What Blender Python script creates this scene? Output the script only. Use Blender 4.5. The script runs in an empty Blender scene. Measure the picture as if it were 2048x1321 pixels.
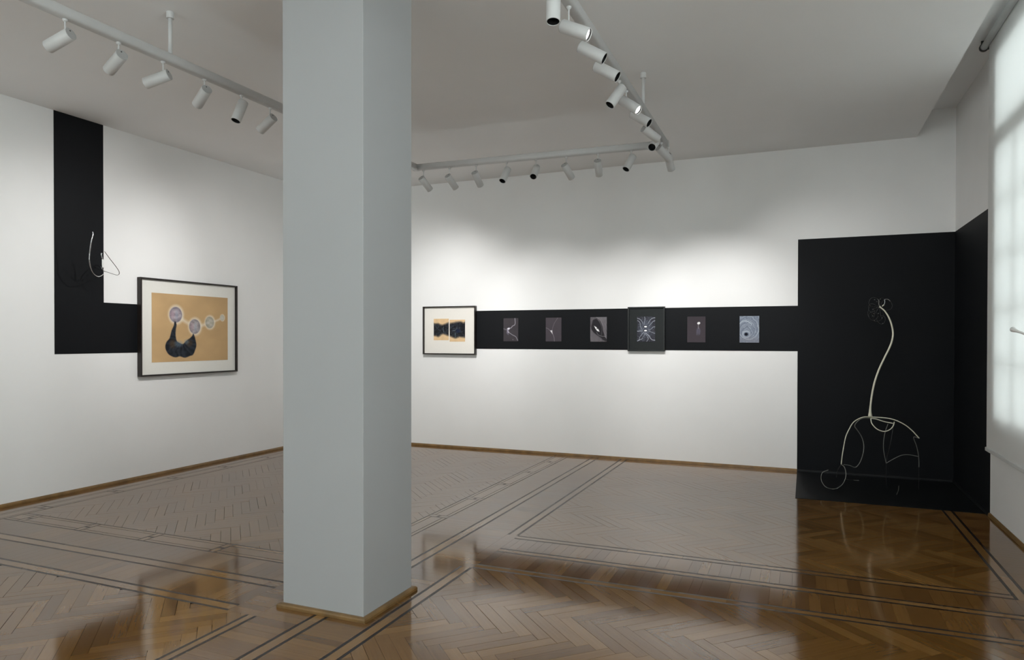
import bpy, math, random
import numpy as np
from mathutils import Matrix, Vector

random.seed(7)
rng = np.random.default_rng(7)
scene = bpy.context.scene
col = scene.collection

# ------------------------------------------------------------------ camera
CAM_H = 1.5
YAW, PITCH, ROLL, FPX, CYP = 0.3960, -0.0085, 0.0013, 1380.77, 690.23
XL, YB, XR, HC = -6.516, 8.463, 1.489, 3.657      # left wall, back wall, window wall, ceiling
YF = -3.6                                         # wall behind the camera
POCKET_X, POCKET_Z = 1.13, 3.93                   # blind pocket in the ceiling beside the windows

_F = np.array([-math.sin(YAW) * math.cos(PITCH), math.cos(YAW) * math.cos(PITCH), math.sin(PITCH)])
_R0 = np.array([math.cos(YAW), math.sin(YAW), 0.0])
_U0 = np.cross(_R0, _F)
_R = math.cos(ROLL) * _R0 + math.sin(ROLL) * _U0
_U = -math.sin(ROLL) * _R0 + math.cos(ROLL) * _U0
_O = np.array([0, 0, CAM_H])


def ray(px, py):
    return _F + _R * (px - 1024) / FPX - _U * (py - CYP) / FPX


def on(px, py, ax, val):
    """point where the photo pixel's ray meets the plane (axis ax) = val"""
    d = ray(px, py)
    return _O + d * ((val - _O[ax]) / d[ax])


def project(p):
    d = np.asarray(p, float) - _O
    z = d @ _F
    return 1024 + FPX * (d @ _R) / z, CYP - FPX * (d @ _U) / z


cam_data = bpy.data.cameras.new('camera')
cam_data.sensor_fit = 'HORIZONTAL'
cam_data.sensor_width = 36.0
cam_data.lens = FPX / 2048 * 36.0
cam_data.shift_x = 0.0
cam_data.shift_y = (CYP - 660.5) / 2048
cam_data.clip_start = 0.05
cam = bpy.data.objects.new('camera', cam_data)
col.objects.link(cam)
M = Matrix.Identity(4)
for i in range(3):
    M[i][0], M[i][1], M[i][2], M[i][3] = _R[i], _U[i], -_F[i], _O[i]
cam.matrix_world = M
scene.camera = cam

# ------------------------------------------------------------------ light of the place
SKY = 8.0
world = bpy.data.worlds.new('overcast_sky')
world.use_nodes = True
bg = world.node_tree.nodes['Background']
bg.inputs[0].default_value = (0.93, 0.975, 1.0, 1)
bg.inputs[1].default_value = SKY
scene.world = world

scene.view_settings.view_transform = 'Standard'
scene.view_settings.look = 'None'
scene.view_settings.gamma = 1.0
scene.view_settings.use_curve_mapping = False
scene.view_settings.exposure = 0.0
scene.cycles.use_denoising = True
scene.cycles.max_bounces = 10
scene.cycles.diffuse_bounces = 6
scene.cycles.glossy_bounces = 4
scene.cycles.transmission_bounces = 6
scene.cycles.transparent_max_bounces = 8
scene.cycles.caustics_reflective = False
scene.cycles.caustics_refractive = False
scene.cycles.sample_clamp_indirect = 6.0


def portal(name, centre, normal_axis, sx, sy, rot):
    l = bpy.data.lights.new(name, 'AREA')
    l.shape = 'RECTANGLE'
    l.size, l.size_y = sx, sy
    l.cycles.is_portal = True
    o = bpy.data.objects.new(name, l)
    o.location = centre
    o.rotation_euler = rot
    col.objects.link(o)


# window openings: (from, to, sill, head) along their wall
RIGHT_WINDOWS = [(4.15, 6.48, 0.81, 3.76), (-0.30, 2.03, 0.81, 3.76)]
FRONT_WINDOWS = [(-5.9, -4.2, 0.80, 3.45), (-3.5, -1.8, 0.80, 3.45), (-1.1, 0.6, 0.80, 3.45)]
for i, (p, q, s, h) in enumerate(RIGHT_WINDOWS):
    portal('window_daylight', (XR + 0.34, (p + q) / 2, (s + h) / 2), 0, h - s, q - p, (0, math.radians(90), 0))
for i, (p, q, s, h) in enumerate(FRONT_WINDOWS):
    portal('window_daylight', ((p + q) / 2, YF - 0.34, (s + h) / 2), 1, q - p, h - s, (math.radians(90), 0, 0))


# ------------------------------------------------------------------ helpers
def lin(c):
    return tuple(((v / 255) / 12.92 if v / 255 <= 0.04045 else ((v / 255 + 0.055) / 1.055) ** 2.4) for v in c)


def mesh_obj(name, verts, faces, mat=None, parent=None, smooth=False):
    me = bpy.data.meshes.new(name)
    me.from_pydata([tuple(map(float, v)) for v in verts], [], faces)
    me.update()
    if smooth:
        me.shade_smooth()
    if mat:
        me.materials.append(mat)
    o = bpy.data.objects.new(name, me)
    col.objects.link(o)
    if parent is not None:
        o.parent = parent
    return o


def link(name, me, parent=None, matrix=None):
    o = bpy.data.objects.new(name, me)
    col.objects.link(o)
    if parent is not None:
        o.parent = parent
    if matrix is not None:
        o.matrix_basis = matrix
    return o


def empty(name, loc=(0, 0, 0)):
    o = bpy.data.objects.new(name, None)
    o.location = loc
    o.empty_display_size = 0.1
    col.objects.link(o)
    return o


def tag(o, label=None, cat=None, group=None, kind=None):
    if label:
        o['label'] = label
    if cat:
        o['category'] = cat
    if group:
        o['group'] = group
    if kind:
        o['kind'] = kind
    return o


BOX_F = [(0, 3, 2, 1), (4, 5, 6, 7), (0, 1, 5, 4), (1, 2, 6, 5), (2, 3, 7, 6), (3, 0, 4, 7)]


def box_v(x0, y0, z0, x1, y1, z1):
    return [(x0, y0, z0), (x1, y0, z0), (x1, y1, z0), (x0, y1, z0), (x0, y0, z1), (x1, y0, z1), (x1, y1, z1), (x0, y1, z1)]


class MB:
    def __init__(s):
        s.v, s.f = [], []

    def add(s, v, f):
        n = len(s.v)
        s.v += [tuple(p) for p in v]
        s.f += [tuple(i + n for i in q) for q in f]
        return s

    def box(s, *a):
        return s.add(box_v(*a), BOX_F)

    def build(s, name, mat=None, parent=None, smooth=False):
        return mesh_obj(name, s.v, s.f, mat, parent, smooth)


def box(name, a, mat, parent=None, bevel=0.0):
    x0, y0, z0, x1, y1, z1 = a
    if bevel <= 0:
        return mesh_obj(name, box_v(*a), BOX_F, mat, parent)
    import bmesh
    bm = bmesh.new()
    vs = [bm.verts.new(v) for v in box_v(*a)]
    for f in BOX_F:
        bm.faces.new([vs[i] for i in f])
    bmesh.ops.bevel(bm, geom=bm.edges[:], offset=bevel, segments=2, profile=0.5, affect='EDGES')
    me = bpy.data.meshes.new(name)
    bm.to_mesh(me)
    bm.free()
    me.materials.append(mat)
    return link(name, me, parent)


def catmull(pts, n=10):
    pts = [np.asarray(p, float) for p in pts]
    if len(pts) < 3:
        return [pts[0] + (pts[-1] - pts[0]) * t for t in np.linspace(0, 1, n)]
    P = [2 * pts[0] - pts[1]] + pts + [2 * pts[-1] - pts[-2]]
    out = []
    for i in range(1, len(P) - 2):
        p0, p1, p2, p3 = P[i - 1], P[i], P[i + 1], P[i + 2]
        for t in np.linspace(0, 1, n, endpoint=False):
            out.append(0.5 * (2 * p1 + (p2 - p0) * t + (2 * p0 - 5 * p1 + 4 * p2 - p3) * t * t + (3 * p1 - p0 - 3 * p2 + p3) * t ** 3))
    out.append(P[-2])
    return out


def tube(path, rad, sides=10, closed=False):
    """swept tube along a list of points; rad a number or list"""
    path = [np.asarray(p, float) for p in path]
    n = len(path)
    if not hasattr(rad, '__len__'):
        rad = [rad] * n
    v, f = [], []
    up = None
    for i, p in enumerate(path):
        if closed:
            d = path[(i + 1) % n] - path[i - 1]
        else:
            d = path[min(i + 1, n - 1)] - path[max(i - 1, 0)]
        d = d / (np.linalg.norm(d) + 1e-12)
        if up is None:
            up = np.array([0, 0, 1.0]) if abs(d[2]) < 0.9 else np.array([1.0, 0, 0])
        up = up - d * (up @ d)
        up /= np.linalg.norm(up) + 1e-12
        s = np.cross(d, up)
        for k in range(sides):
            a = 2 * math.pi * k / sides
            v.append(p + rad[i] * (math.cos(a) * up + math.sin(a) * s))
    m = n if closed else n - 1
    for i in range(m):
        j = (i + 1) % n
        for k in range(sides):
            l = (k + 1) % sides
            f.append((i * sides + k, i * sides + l, j * sides + l, j * sides + k))
    if not closed:
        f.append(tuple(range(sides))[::-1])
        f.append(tuple(range((n - 1) * sides, n * sides)))
    return v, f


def lathe(prof, sides=28, cap_first=True, cap_last=True):
    """profile of (radius, z) revolved about z"""
    v, f = [], []
    for r, z in prof:
        for k in range(sides):
            a = 2 * math.pi * k / sides
            v.append((r * math.cos(a), r * math.sin(a), z))
    for i in range(len(prof) - 1):
        for k in range(sides):
            l = (k + 1) % sides
            f.append((i * sides + k, i * sides + l, (i + 1) * sides + l, (i + 1) * sides + k))
    if cap_first:
        f.append(tuple(range(sides))[::-1])
    if cap_last:
        f.append(tuple(range((len(prof) - 1) * sides, len(prof) * sides)))
    return v, f


# ------------------------------------------------------------------ materials
def new_mat(name):
    m = bpy.data.materials.new(name)
    m.use_nodes = True
    nt = m.node_tree
    return m, nt, nt.nodes['Principled BSDF']


def nd(nt, t, **kw):
    n = nt.nodes.new(t)
    for k, v in kw.items():
        setattr(n, k, v)
    return n


def plain(name, rgb, rough=0.6, spec=0.5, metal=0.0, noise=0.03, scale=30.0, bump=0.0, emit=None, coat=0.0):
    m, nt, b = new_mat(name)
    c = lin(rgb) if max(rgb) > 1.0 else rgb
    if noise > 0 or bump > 0:
        tc = nd(nt, 'ShaderNodeTexCoord')
        nz = nd(nt, 'ShaderNodeTexNoise')
        nz.inputs['Scale'].default_value = scale
        nz.inputs['Detail'].default_value = 5
        nt.links.new(tc.outputs['Object'], nz.inputs['Vector'])
        rp = nd(nt, 'ShaderNodeValToRGB')
        rp.color_ramp.elements[0].position = 0.3
        rp.color_ramp.elements[1].position = 0.7
        rp.color_ramp.elements[0].color = tuple(v * (1 - noise) for v in c) + (1,)
        rp.color_ramp.elements[1].color = tuple(min(1, v * (1 + noise)) for v in c) + (1,)
        nt.links.new(nz.outputs['Fac'], rp.inputs['Fac'])
        nt.links.new(rp.outputs['Color'], b.inputs['Base Color'])
        if bump > 0:
            bp = nd(nt, 'ShaderNodeBump')
            bp.inputs['Strength'].default_value = bump
            bp.inputs['Distance'].default_value = 0.002
            nt.links.new(nz.outputs['Fac'], bp.inputs['Height'])
            nt.links.new(bp.outputs['Normal'], b.inputs['Normal'])
    else:
        b.inputs['Base Color'].default_value = c + (1,)
    b.inputs['Roughness'].default_value = rough
    b.inputs['Specular IOR Level'].default_value = spec
    b.inputs['Metallic'].default_value = metal
    b.inputs['Coat Weight'].default_value = coat
    if emit:
        b.inputs['Emission Color'].default_value = tuple(emit[0]) + (1,)
        b.inputs['Emission Strength'].default_value = emit[1]
    return m


M_WALL = plain('white_wall_paint', (0.85, 0.848, 0.842), 0.75, 0.25, noise=0.012, scale=2.5, bump=0.05)
M_CEIL = plain('ceiling_paint', (0.86, 0.858, 0.855), 0.85, 0.2, noise=0.012, scale=1.5)
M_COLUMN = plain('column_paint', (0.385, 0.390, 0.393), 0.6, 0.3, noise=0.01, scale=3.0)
M_BLACK = plain('black_wall_paint', (0.0034, 0.0041, 0.0056), 0.6, 0.18, noise=0.08, scale=2.0, bump=0.03)
M_BLACKFLOOR = plain('black_floor_paint', (0.0055, 0.0060, 0.0070), 0.5, 0.25, noise=0.1, scale=3.0, bump=0.03)
M_TRACK = plain('white_powder_coat', (0.60, 0.60, 0.595), 0.45, 0.4, noise=0.01, scale=20)
M_CAP = plain('grey_end_cap', (0.42, 0.42, 0.415), 0.5, 0.4, noise=0.02, scale=60)
M_BAFFLE = plain('matt_black_baffle', (0.004, 0.004, 0.004), 0.6, 0.3, noise=0.0)
M_SCREW = plain('dark_screw', (0.05, 0.05, 0.05), 0.4, 0.5, noise=0.0)
M_LENS_OFF = plain('dark_glass_lens', (0.02, 0.02, 0.022), 0.08, 0.6, noise=0.0)
M_LENS_ON = plain('lit_lens', (0.9, 0.9, 0.88), 0.3, 0.5, noise=0.0, emit=((1.0, 0.98, 0.95), 6.0))
M_FRAME = plain('dark_walnut_frame', (0.016, 0.0115, 0.010), 0.38, 0.4, noise=0.25, scale=14)
M_FRAME_BLACK = plain('black_frame', (0.012, 0.0135, 0.0135), 0.4, 0.4, noise=0.1, scale=14)
M_MAT = plain('off_white_mat_board', (0.80, 0.79, 0.74), 0.8, 0.2, noise=0.01, scale=40)
M_MAT_WARM = plain('warm_white_mat_board', (0.82, 0.79, 0.735), 0.8, 0.2, noise=0.01, scale=40)
M_MAT_BLACK = plain('black_mat_board', (0.017, 0.020, 0.0205), 0.75, 0.25, noise=0.06, scale=30)
M_BACKING = plain('frame_backing', (0.10, 0.08, 0.06), 0.8, 0.2)
M_CREAM = plain('cream_lacquer', (0.80, 0.77, 0.62), 0.35, 0.5, noise=0.02, scale=20)
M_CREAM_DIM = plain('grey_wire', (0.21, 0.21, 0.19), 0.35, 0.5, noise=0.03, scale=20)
M_STEEL = plain('bright_steel_wire', (0.50, 0.50, 0.50), 0.16, 0.5, metal=1.0, noise=0.03, scale=40)
M_DARKWIRE = plain('dark_steel_wire', (0.07, 0.07, 0.07), 0.3, 0.5, metal=0.8, noise=0.05, scale=40)
M_SHADEWIRE = plain('shade_black_wire', (0.012, 0.012, 0.013), 0.5, 0.3, noise=0.05, scale=40)  # shade put into the colour, for leg wires lost in the dark
M_WHITE = plain('white_lacquer', (0.82, 0.82, 0.80), 0.35, 0.5, noise=0.01, scale=20)
M_WINFRAME = plain('white_window_joinery', (0.62, 0.63, 0.62), 0.5, 0.4, noise=0.02, scale=12)
M_BRACKET = plain('dark_bracket', (0.05, 0.05, 0.05), 0.5, 0.4)


def glass_mat():
    m, nt, b = new_mat('window_glass')
    nt.nodes.remove(b)
    out = nt.nodes['Material Output']
    tr = nd(nt, 'ShaderNodeBsdfTransparent')
    gl = nd(nt, 'ShaderNodeBsdfGlossy')
    gl.inputs['Roughness'].default_value = 0.02
    mx = nd(nt, 'ShaderNodeMixShader')
    mx.inputs[0].default_value = 0.06
    tr.inputs[0].default_value = (0.95, 0.98, 0.97, 1)
    nt.links.new(tr.outputs[0], mx.inputs[1])
    nt.links.new(gl.outputs[0], mx.inputs[2])
    nt.links.new(mx.outputs[0], out.inputs[0])
    return m


M_GLASS = glass_mat()


def blind_mat():
    m, nt, b = new_mat('sheer_blind_fabric')
    nt.nodes.remove(b)
    out = nt.nodes['Material Output']
    tc = nd(nt, 'ShaderNodeTexCoord')
    wv = nd(nt, 'ShaderNodeTexNoise')
    wv.inputs['Scale'].default_value = 400
    nt.links.new(tc.outputs['Object'], wv.inputs['Vector'])
    df = nd(nt, 'ShaderNodeBsdfDiffuse')
    df.inputs[0].default_value = (0.80, 0.80, 0.79, 1)
    tl = nd(nt, 'ShaderNodeBsdfTranslucent')
    tl.inputs[0].default_value = (0.57, 0.575, 0.565, 1)
    tp = nd(nt, 'ShaderNodeBsdfTransparent')
    tp.inputs[0].default_value = (1, 1, 1, 1)
    m1 = nd(nt, 'ShaderNodeMixShader')
    m1.inputs[0].default_value = 0.185
    nt.links.new(df.outputs[0], m1.inputs[1])
    nt.links.new(tl.outputs[0], m1.inputs[2])
    m2 = nd(nt, 'ShaderNodeMixShader')
    m2.inputs[0].default_value = 0.02
    nt.links.new(m1.outputs[0], m2.inputs[1])
    nt.links.new(tp.outputs[0], m2.inputs[2])
    nt.links.new(m2.outputs[0], out.inputs[0])
    return m


M_BLIND = blind_mat()


def wood_mat(name, dark, mid, light, rough=0.2, coat=0.0, spread=1.0):
    """plank wood: tone per piece, grain along the u of the 'grain' map"""
    m, nt, b = new_mat(name)
    uv = nd(nt, 'ShaderNodeUVMap')
    uv.uv_map = 'grain'
    oi = nd(nt, 'ShaderNodeObjectInfo')
    ge = nd(nt, 'ShaderNodeNewGeometry')
    ad = nd(nt, 'ShaderNodeMath', operation='ADD')
    nt.links.new(oi.outputs['Random'], ad.inputs[0])
    nt.links.new(ge.outputs['Random Per Island'], ad.inputs[1])
    fr = nd(nt, 'ShaderNodeMath', operation='FRACT')
    nt.links.new(ad.outputs[0], fr.inputs[0])
    mul = nd(nt, 'ShaderNodeMath', operation='MULTIPLY')
    mul.inputs[1].default_value = 37.0
    nt.links.new(fr.outputs[0], mul.inputs[0])
    cmb = nd(nt, 'ShaderNodeCombineXYZ')
    nt.links.new(mul.outputs[0], cmb.inputs[2])
    vadd = nd(nt, 'ShaderNodeVectorMath', operation='ADD')
    nt.links.new(uv.outputs[0], vadd.inputs[0])
    nt.links.new(cmb.outputs[0], vadd.inputs[1])
    mp = nd(nt, 'ShaderNodeMapping')
    mp.inputs['Scale'].default_value = (5.0, 70.0, 1.0)
    nt.links.new(vadd.outputs[0], mp.inputs['Vector'])
    nz = nd(nt, 'ShaderNodeTexNoise')
    nz.inputs['Scale'].default_value = 1.0
    nz.inputs['Detail'].default_value = 6
    nz.inputs['Distortion'].default_value = 0.4
    nt.links.new(mp.outputs[0], nz.inputs['Vector'])
    rp = nd(nt, 'ShaderNodeValToRGB')
    e = rp.color_ramp.elements
    e[0].position, e[0].color = 0.0, tuple(dark) + (1,)
    e[1].position, e[1].color = 1.0, tuple(light) + (1,)
    e2 = e.new(0.5)
    e2.color = tuple(mid) + (1,)
    # tone = per piece random, nudged by grain
    s1 = nd(nt, 'ShaderNodeMath', operation='MULTIPLY_ADD')
    s1.inputs[1].default_value = 0.72 * spread
    s1.inputs[2].default_value = 0.5 - 0.36 * spread - 0.22
    nt.links.new(fr.outputs[0], s1.inputs[0])
    s2 = nd(nt, 'ShaderNodeMath', operation='MULTIPLY_ADD')
    s2.inputs[1].default_value = 0.44
    nt.links.new(nz.outputs['Fac'], s2.inputs[0])
    nt.links.new(s1.outputs[0], s2.inputs[2])
    nt.links.new(s2.outputs[0], rp.inputs['Fac'])
    nt.links.new(rp.outputs[0], b.inputs['Base Color'])
    # worn varnish
    tc = nd(nt, 'ShaderNodeNewGeometry')
    wz = nd(nt, 'ShaderNodeTexNoise')
    wz.inputs['Scale'].default_value = 2.2
    wz.inputs['Detail'].default_value = 6
    nt.links.new(tc.outputs['Position'], wz.inputs['Vector'])
    mr = nd(nt, 'ShaderNodeMapRange')
    mr.inputs['From Min'].default_value = 0.3
    mr.inputs['From Max'].default_value = 0.7
    mr.inputs['To Min'].default_value = rough * 0.8
    mr.inputs['To Max'].default_value = rough * 1.25
    nt.links.new(wz.outputs['Fac'], mr.inputs['Value'])
    nt.links.new(mr.outputs[0], b.inputs['Roughness'])
    bp = nd(nt, 'ShaderNodeBump')
    bp.inputs['Strength'].default_value = 0.06
    bp.inputs['Distance'].default_value = 0.001
    nt.links.new(nz.outputs['Fac'], bp.inputs['Height'])
    nt.links.new(bp.outputs['Normal'], b.inputs['Normal'])
    b.inputs['Specular IOR Level'].default_value = 0.5
    b.inputs['Coat Weight'].default_value = coat
    b.inputs['Coat Roughness'].default_value = 0.08
    return m


M_OAK = wood_mat('oak_parquet', (0.105, 0.047, 0.0105), (0.170, 0.081, 0.020), (0.245, 0.125, 0.036), 0.105, 0.3)
M_OAK_BORDER = wood_mat('oak_border', (0.095, 0.041, 0.0105), (0.155, 0.073, 0.020), (0.235, 0.118, 0.034), 0.105, 0.3)
M_FILLET = wood_mat('pale_fillet_wood', (0.17, 0.082, 0.024), (0.22, 0.112, 0.034), (0.28, 0.15, 0.05), 0.105, 0.3)
M_INLAY = wood_mat('wenge_inlay', (0.010, 0.006, 0.005), (0.014, 0.009, 0.008), (0.020, 0.013, 0.010), 0.30, 0.0)
M_SKIRT = plain('varnished_oak_moulding', (0.20, 0.115, 0.042), 0.3, 0.5, noise=0.3, scale=9)
M_SUBFLOOR = plain('dark_subfloor', (0.018, 0.012, 0.008), 0.7, 0.2)

# ------------------------------------------------------------------ room shell
T = 0.30


def wall_with_openings(name, along0, along1, z0, z1, openings, place):
    """wall as boxes around rectangular openings; place(u0,z0,u1,z1) gives a box"""
    mb = MB()
    ops = sorted(openings)
    u = along0
    for (p, q, s, h) in ops:
        mb.box(*place(u, z0, p, z1))
        mb.box(*place(p, z0, q, s))
        mb.box(*place(p, h, q, z1))
        u = q
    mb.box(*place(u, z0, along1, z1))
    o = mb.build(name, M_WALL)
    return tag(o, kind='structure')


wall_left = tag(box('wall_left', (XL - T, YF - T, 0, XL, YB + T, POCKET_Z + 0.2), M_WALL), kind='structure')
wall_back = tag(box('wall_back', (XL, YB, 0, XR + T, YB + T, POCKET_Z + 0.2), M_WALL), kind='structure')
wall_right = wall_with_openings('wall_right', YF - T, YB, 0, POCKET_Z + 0.2, RIGHT_WINDOWS,
                                lambda u0, a, u1, b: (XR, u0, a, XR + T, u1, b))
wall_front = wall_with_openings('wall_front', XL, XR, 0, POCKET_Z + 0.2, FRONT_WINDOWS,
                                lambda u0, a, u1, b: (u0, YF - T, a, u1, YF, b))
cm = MB()
cm.box(XL, YF, HC, POCKET_X, YB, POCKET_Z + 0.2)
cm.box(POCKET_X, YF, POCKET_Z, XR, YB, POCKET_Z + 0.2)
ceiling = tag(cm.build('ceiling', M_CEIL), kind='structure')
tag(wall_left, 'white gallery wall with black painted L shape', kind='structure')
tag(wall_back, 'long white gallery wall with black painted stripe')
tag(wall_right, 'white window wall with roller blind')
tag(wall_front, 'white wall with tall windows behind the viewer')
tag(ceiling, 'grey white plaster ceiling with a recessed pocket along the windows')

# black paint (parts of the walls and of the floor)
PT = 0.003
Z0B, Z1B = 1.366, 1.881
BX0, BXC = -4.30, -0.032            # stripe from behind the framed diptych to the tall black corner
ZTOP = 2.63
mb = MB()
mb.box(BX0, YB - PT, Z0B, BXC, YB, Z1B)
mb.box(BXC, YB - PT, 0.0, XR, YB, ZTOP)
tag(mb.build('black_painted_stripe', M_BLACK, wall_back), 'matt black stripe running into a tall black rectangle')
tag(box('black_painted_return', (XR - PT, 6.96, 0.0, XR, YB - PT, ZTOP), M_BLACK, wall_right), 'black rectangle turning the corner')
mb = MB()
mb.box(XL, 4.358, 1.350, XL + PT, 4.859, HC)
mb.box(XL, 4.859, 1.350, XL + PT, 5.60, 1.864)
tag(mb.build('black_painted_angle', M_BLACK, wall_left), 'black L shaped band dropping from the ceiling')

# ------------------------------------------------------------------ floor
floor = tag(box('floor', (XL - T, YF - T, -0.20, XR + T, YB + T, -0.009), M_SUBFLOOR), 'glossy oak herringbone parquet floor with dark inlay borders', kind='structure')


def clip_poly(poly, r):
    x0, y0, x1, y1 = r
    for ax, val, sgn in ((0, x0, 1), (0, x1, -1), (1, y0, 1), (1, y1, -1)):
        out = []
        for i in range(len(poly)):
            a, b = poly[i], poly[(i + 1) % len(poly)]
            da, db = (a[ax] - val) * sgn, (b[ax] - val) * sgn
            if da >= 0:
                out.append(a)
            if (da >= 0) != (db >= 0):
                t = da / (da - db)
                out.append((a[0] + t * (b[0] - a[0]), a[1] + t * (b[1] - a[1])))
        poly = out
        if len(poly) < 3:
            return []
    return poly


def poly_area(p):
    return 0.5 * abs(sum(p[i][0] * p[(i + 1) % len(p)][1] - p[(i + 1) % len(p)][0] * p[i][1] for i in range(len(p))))


LB, WB, GAP = 0.40, 0.0700, 0.0007
pieces = []          # dicts: poly (world xy, ccw), direction of grain, material kind


def herring(rect, axis):
    x0, y0, x1, y1 = rect
    ang = math.radians(45 if axis == 'Y' else -45)
    ca, sa = math.cos(ang), math.sin(ang)
    rot = lambda p: (p[0] * ca - p[1] * sa, p[0] * sa + p[1] * ca)
    cx, cy = x0, (y0 if axis == 'Y' else y1)
    ln = 14
    m_n = int(ln / (LB * 1.414)) + 2
    k_n = int(ln / (WB * 1.414)) + 2
    for m in range(-m_n, m_n):
        for k in range(-k_n, k_n):
            ox, oy = k * WB + m * LB, k * WB - m * LB
            for horiz in (True, False):
                if horiz:
                    a = (ox, oy, ox + LB, oy + WB)
                else:
                    a = (ox + LB, oy + WB - LB, ox + LB + WB, oy + WB)
                c = rot(((a[0] + a[2]) / 2, (a[1] + a[3]) / 2))
                if not (x0 - 0.3 < c[0] + cx < x1 + 0.3 and y0 - 0.3 < c[1] + cy < y1 + 0.3):
                    continue
                g = random.choice((0.0003, 0.0005, 0.0009, 0.0014))
                q = [(a[0] + g, a[1] + g), (a[2] - g, a[1] + g), (a[2] - g, a[3] - g), (a[0] + g, a[3] - g)]
                q = [(rot(p)[0] + cx, rot(p)[1] + cy) for p in q]
                cl = clip_poly(q, rect)
                if len(cl) < 3 or poly_area(cl) < 2e-4:
                    continue
                d = rot((1, 0)) if horiz else rot((0, 1))
                full = abs(poly_area(cl) - poly_area(q)) < 1e-6
                pieces.append(dict(poly=cl, d=d, kind='block', full=full, gap=g))


def strip(x0, y0, x1, y1, kind, d=None):
    g = GAP * 0.6
    if d is None:
        d = (1, 0) if abs(x1 - x0) > abs(y1 - y0) else (0, 1)
    pieces.append(dict(poly=[(x0 + g, y0 + g), (x1 - g, y0 + g), (x1 - g, y1 - g), (x0 + g, y1 - g)], d=d, kind=kind, full=False))


def border_run(u0, u1, w0, w1, axis, wmin=0.052, wmax=0.075, wide=0.15):
    """planks laid across a band that runs along axis from u0 to u1 (band spans w0..w1)"""
    u = u0
    while u < u1 - 0.01:
        w = random.uniform(wmin, wmax) if random.random() > wide else random.uniform(0.14, 0.165)
        e = min(u + w, u1)
        if u1 - e < 0.03:
            e = u1
        if axis == 'X':
            strip(u, w0, e, w1, 'border', (0, 1))
        else:
            strip(w0, u, w1, e, 'border', (1, 0))
        u = e


def pair(u0, u1, a, b, axis, lw=0.019, seg=0.9):
    """two dark inlay lines at a and b (outer edges) with pale fillets between"""
    lo, hi = min(a, b), max(a, b)
    for s0 in (lo, hi - lw):
        if axis == 'X':
            strip(u0, s0, u1, s0 + lw, 'inlay')
        else:
            strip(s0, u0, s0 + lw, u1, 'inlay')
    u = u0
    while u < u1 - 1e-4:
        e = min(u + seg * random.uniform(0.35, 0.6), u1)
        if axis == 'X':
            strip(u, lo + lw, e, hi - lw, 'fillet')
        else:
            strip(lo + lw, u, hi - lw, e, 'fillet')
        u = e


def chain(u0, u1, a, b, axis, pitch=0.70, phase=0.0):
    """dark lined border with long rounded links joined by small H shaped inlays"""
    lo, hi = min(a, b), max(a, b)
    lw = 0.014
    W = hi - lo

    def R(p0, w0, p1, w1, kind):
        p0, p1 = max(p0, u0), min(p1, u1)
        if p1 - p0 < 0.004:
            return
        if axis == 'X':
            strip(p0, w0, p1, w1, kind, (1, 0))
        else:
            strip(w0, p0, w1, p1, kind, (0, 1))
    R(u0, lo, u1, lo + lw, 'inlay')
    R(u0, hi - lw, u1, hi, 'inlay')
    i0, i1 = lo + lw, hi - lw
    t = (i1 - i0)
    k = math.floor((u0 - phase) / pitch) - 1
    while phase + k * pitch < u1:
        s = phase + k * pitch
        h = 0.075
        # H shaped connector s..s+h
        R(s, i0, s + 0.014, i1, 'inlay')
        R(s + 0.014, i0 + t * 0.43, s + h - 0.014, i0 + t * 0.57, 'inlay')
        R(s + 0.014, i0, s + h - 0.014, i0 + t * 0.43, 'fillet')
        R(s + 0.014, i0 + t * 0.57, s + h - 0.014, i1, 'fillet')
        R(s + h - 0.014, i0, s + h, i1, 'inlay')
        # long link
        f = 0.16 * t
        R(s + h, i0, s + pitch, i0 + f, 'fillet')
        R(s + h, i1 - f, s + pitch, i1, 'fillet')
        R(s + h, i0 + f, s + pitch, i0 + f + 0.008, 'inlay')
        R(s + h, i1 - f - 0.008, s + pitch, i1 - f, 'inlay')
        R(s + h, i0 + f + 0.008, s + pitch, i1 - f - 0.008, 'fillet')
        k += 1


# zone lines (metres), read off the photo
YA = [4.855, 4.785, 4.515, 4.445, 4.138, 4.070]          # right-hand cross border, pairs
XB = [-2.905, -2.725, -2.425, -2.345, -2.062, -1.985]     # border running towards the camera
YL = [3.845, 3.655, 3.370, 3.275, 2.985, 2.905]          # left-hand cross border
XW = [1.155, 1.228]                                       # pair along the windows
XV = [-6.29, -6.10]                                       # chain along the left wall
_h = 0.008
YA = [YA[0] + _h, YA[1] - _h, YA[2] + _h, YA[3] - _h, YA[4] + _h, YA[5] - _h]
YL = [YL[0] + _h, YL[1] - _h, YL[2] + _h, YL[3] - _h, YL[4] + _h, YL[5] - _h]
XB = [XB[0] - _h, XB[1] + _h, XB[2] - _h, XB[3] + _h, XB[4] - _h, XB[5] + _h]
XW = [XW[0] - _h, XW[1] + _h]
YN = -3.6
# running border
chain(YL[0], YB, XB[0], XB[1], 'Y', phase=0.2)
pair(YN, YL[5], -2.775, -2.700, 'Y')
border_run(YL[5], YB, XB[1], XB[2], 'Y')
border_run(YN, YL[5], -2.700, XB[2], 'Y')
border_run(YL[5], YL[0], XB[0], XB[1], 'Y', wide=0)
pair(YN, YB, XB[2], XB[3], 'Y')
border_run(YN, YB, XB[3], XB[4], 'Y')
pair(YA[0], YB, XB[4], XB[5], 'Y')
pair(YN, YA[5], XB[4], XB[5], 'Y')
border_run(YA[5], YA[0], XB[4], XB[5], 'Y', wide=0)
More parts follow.
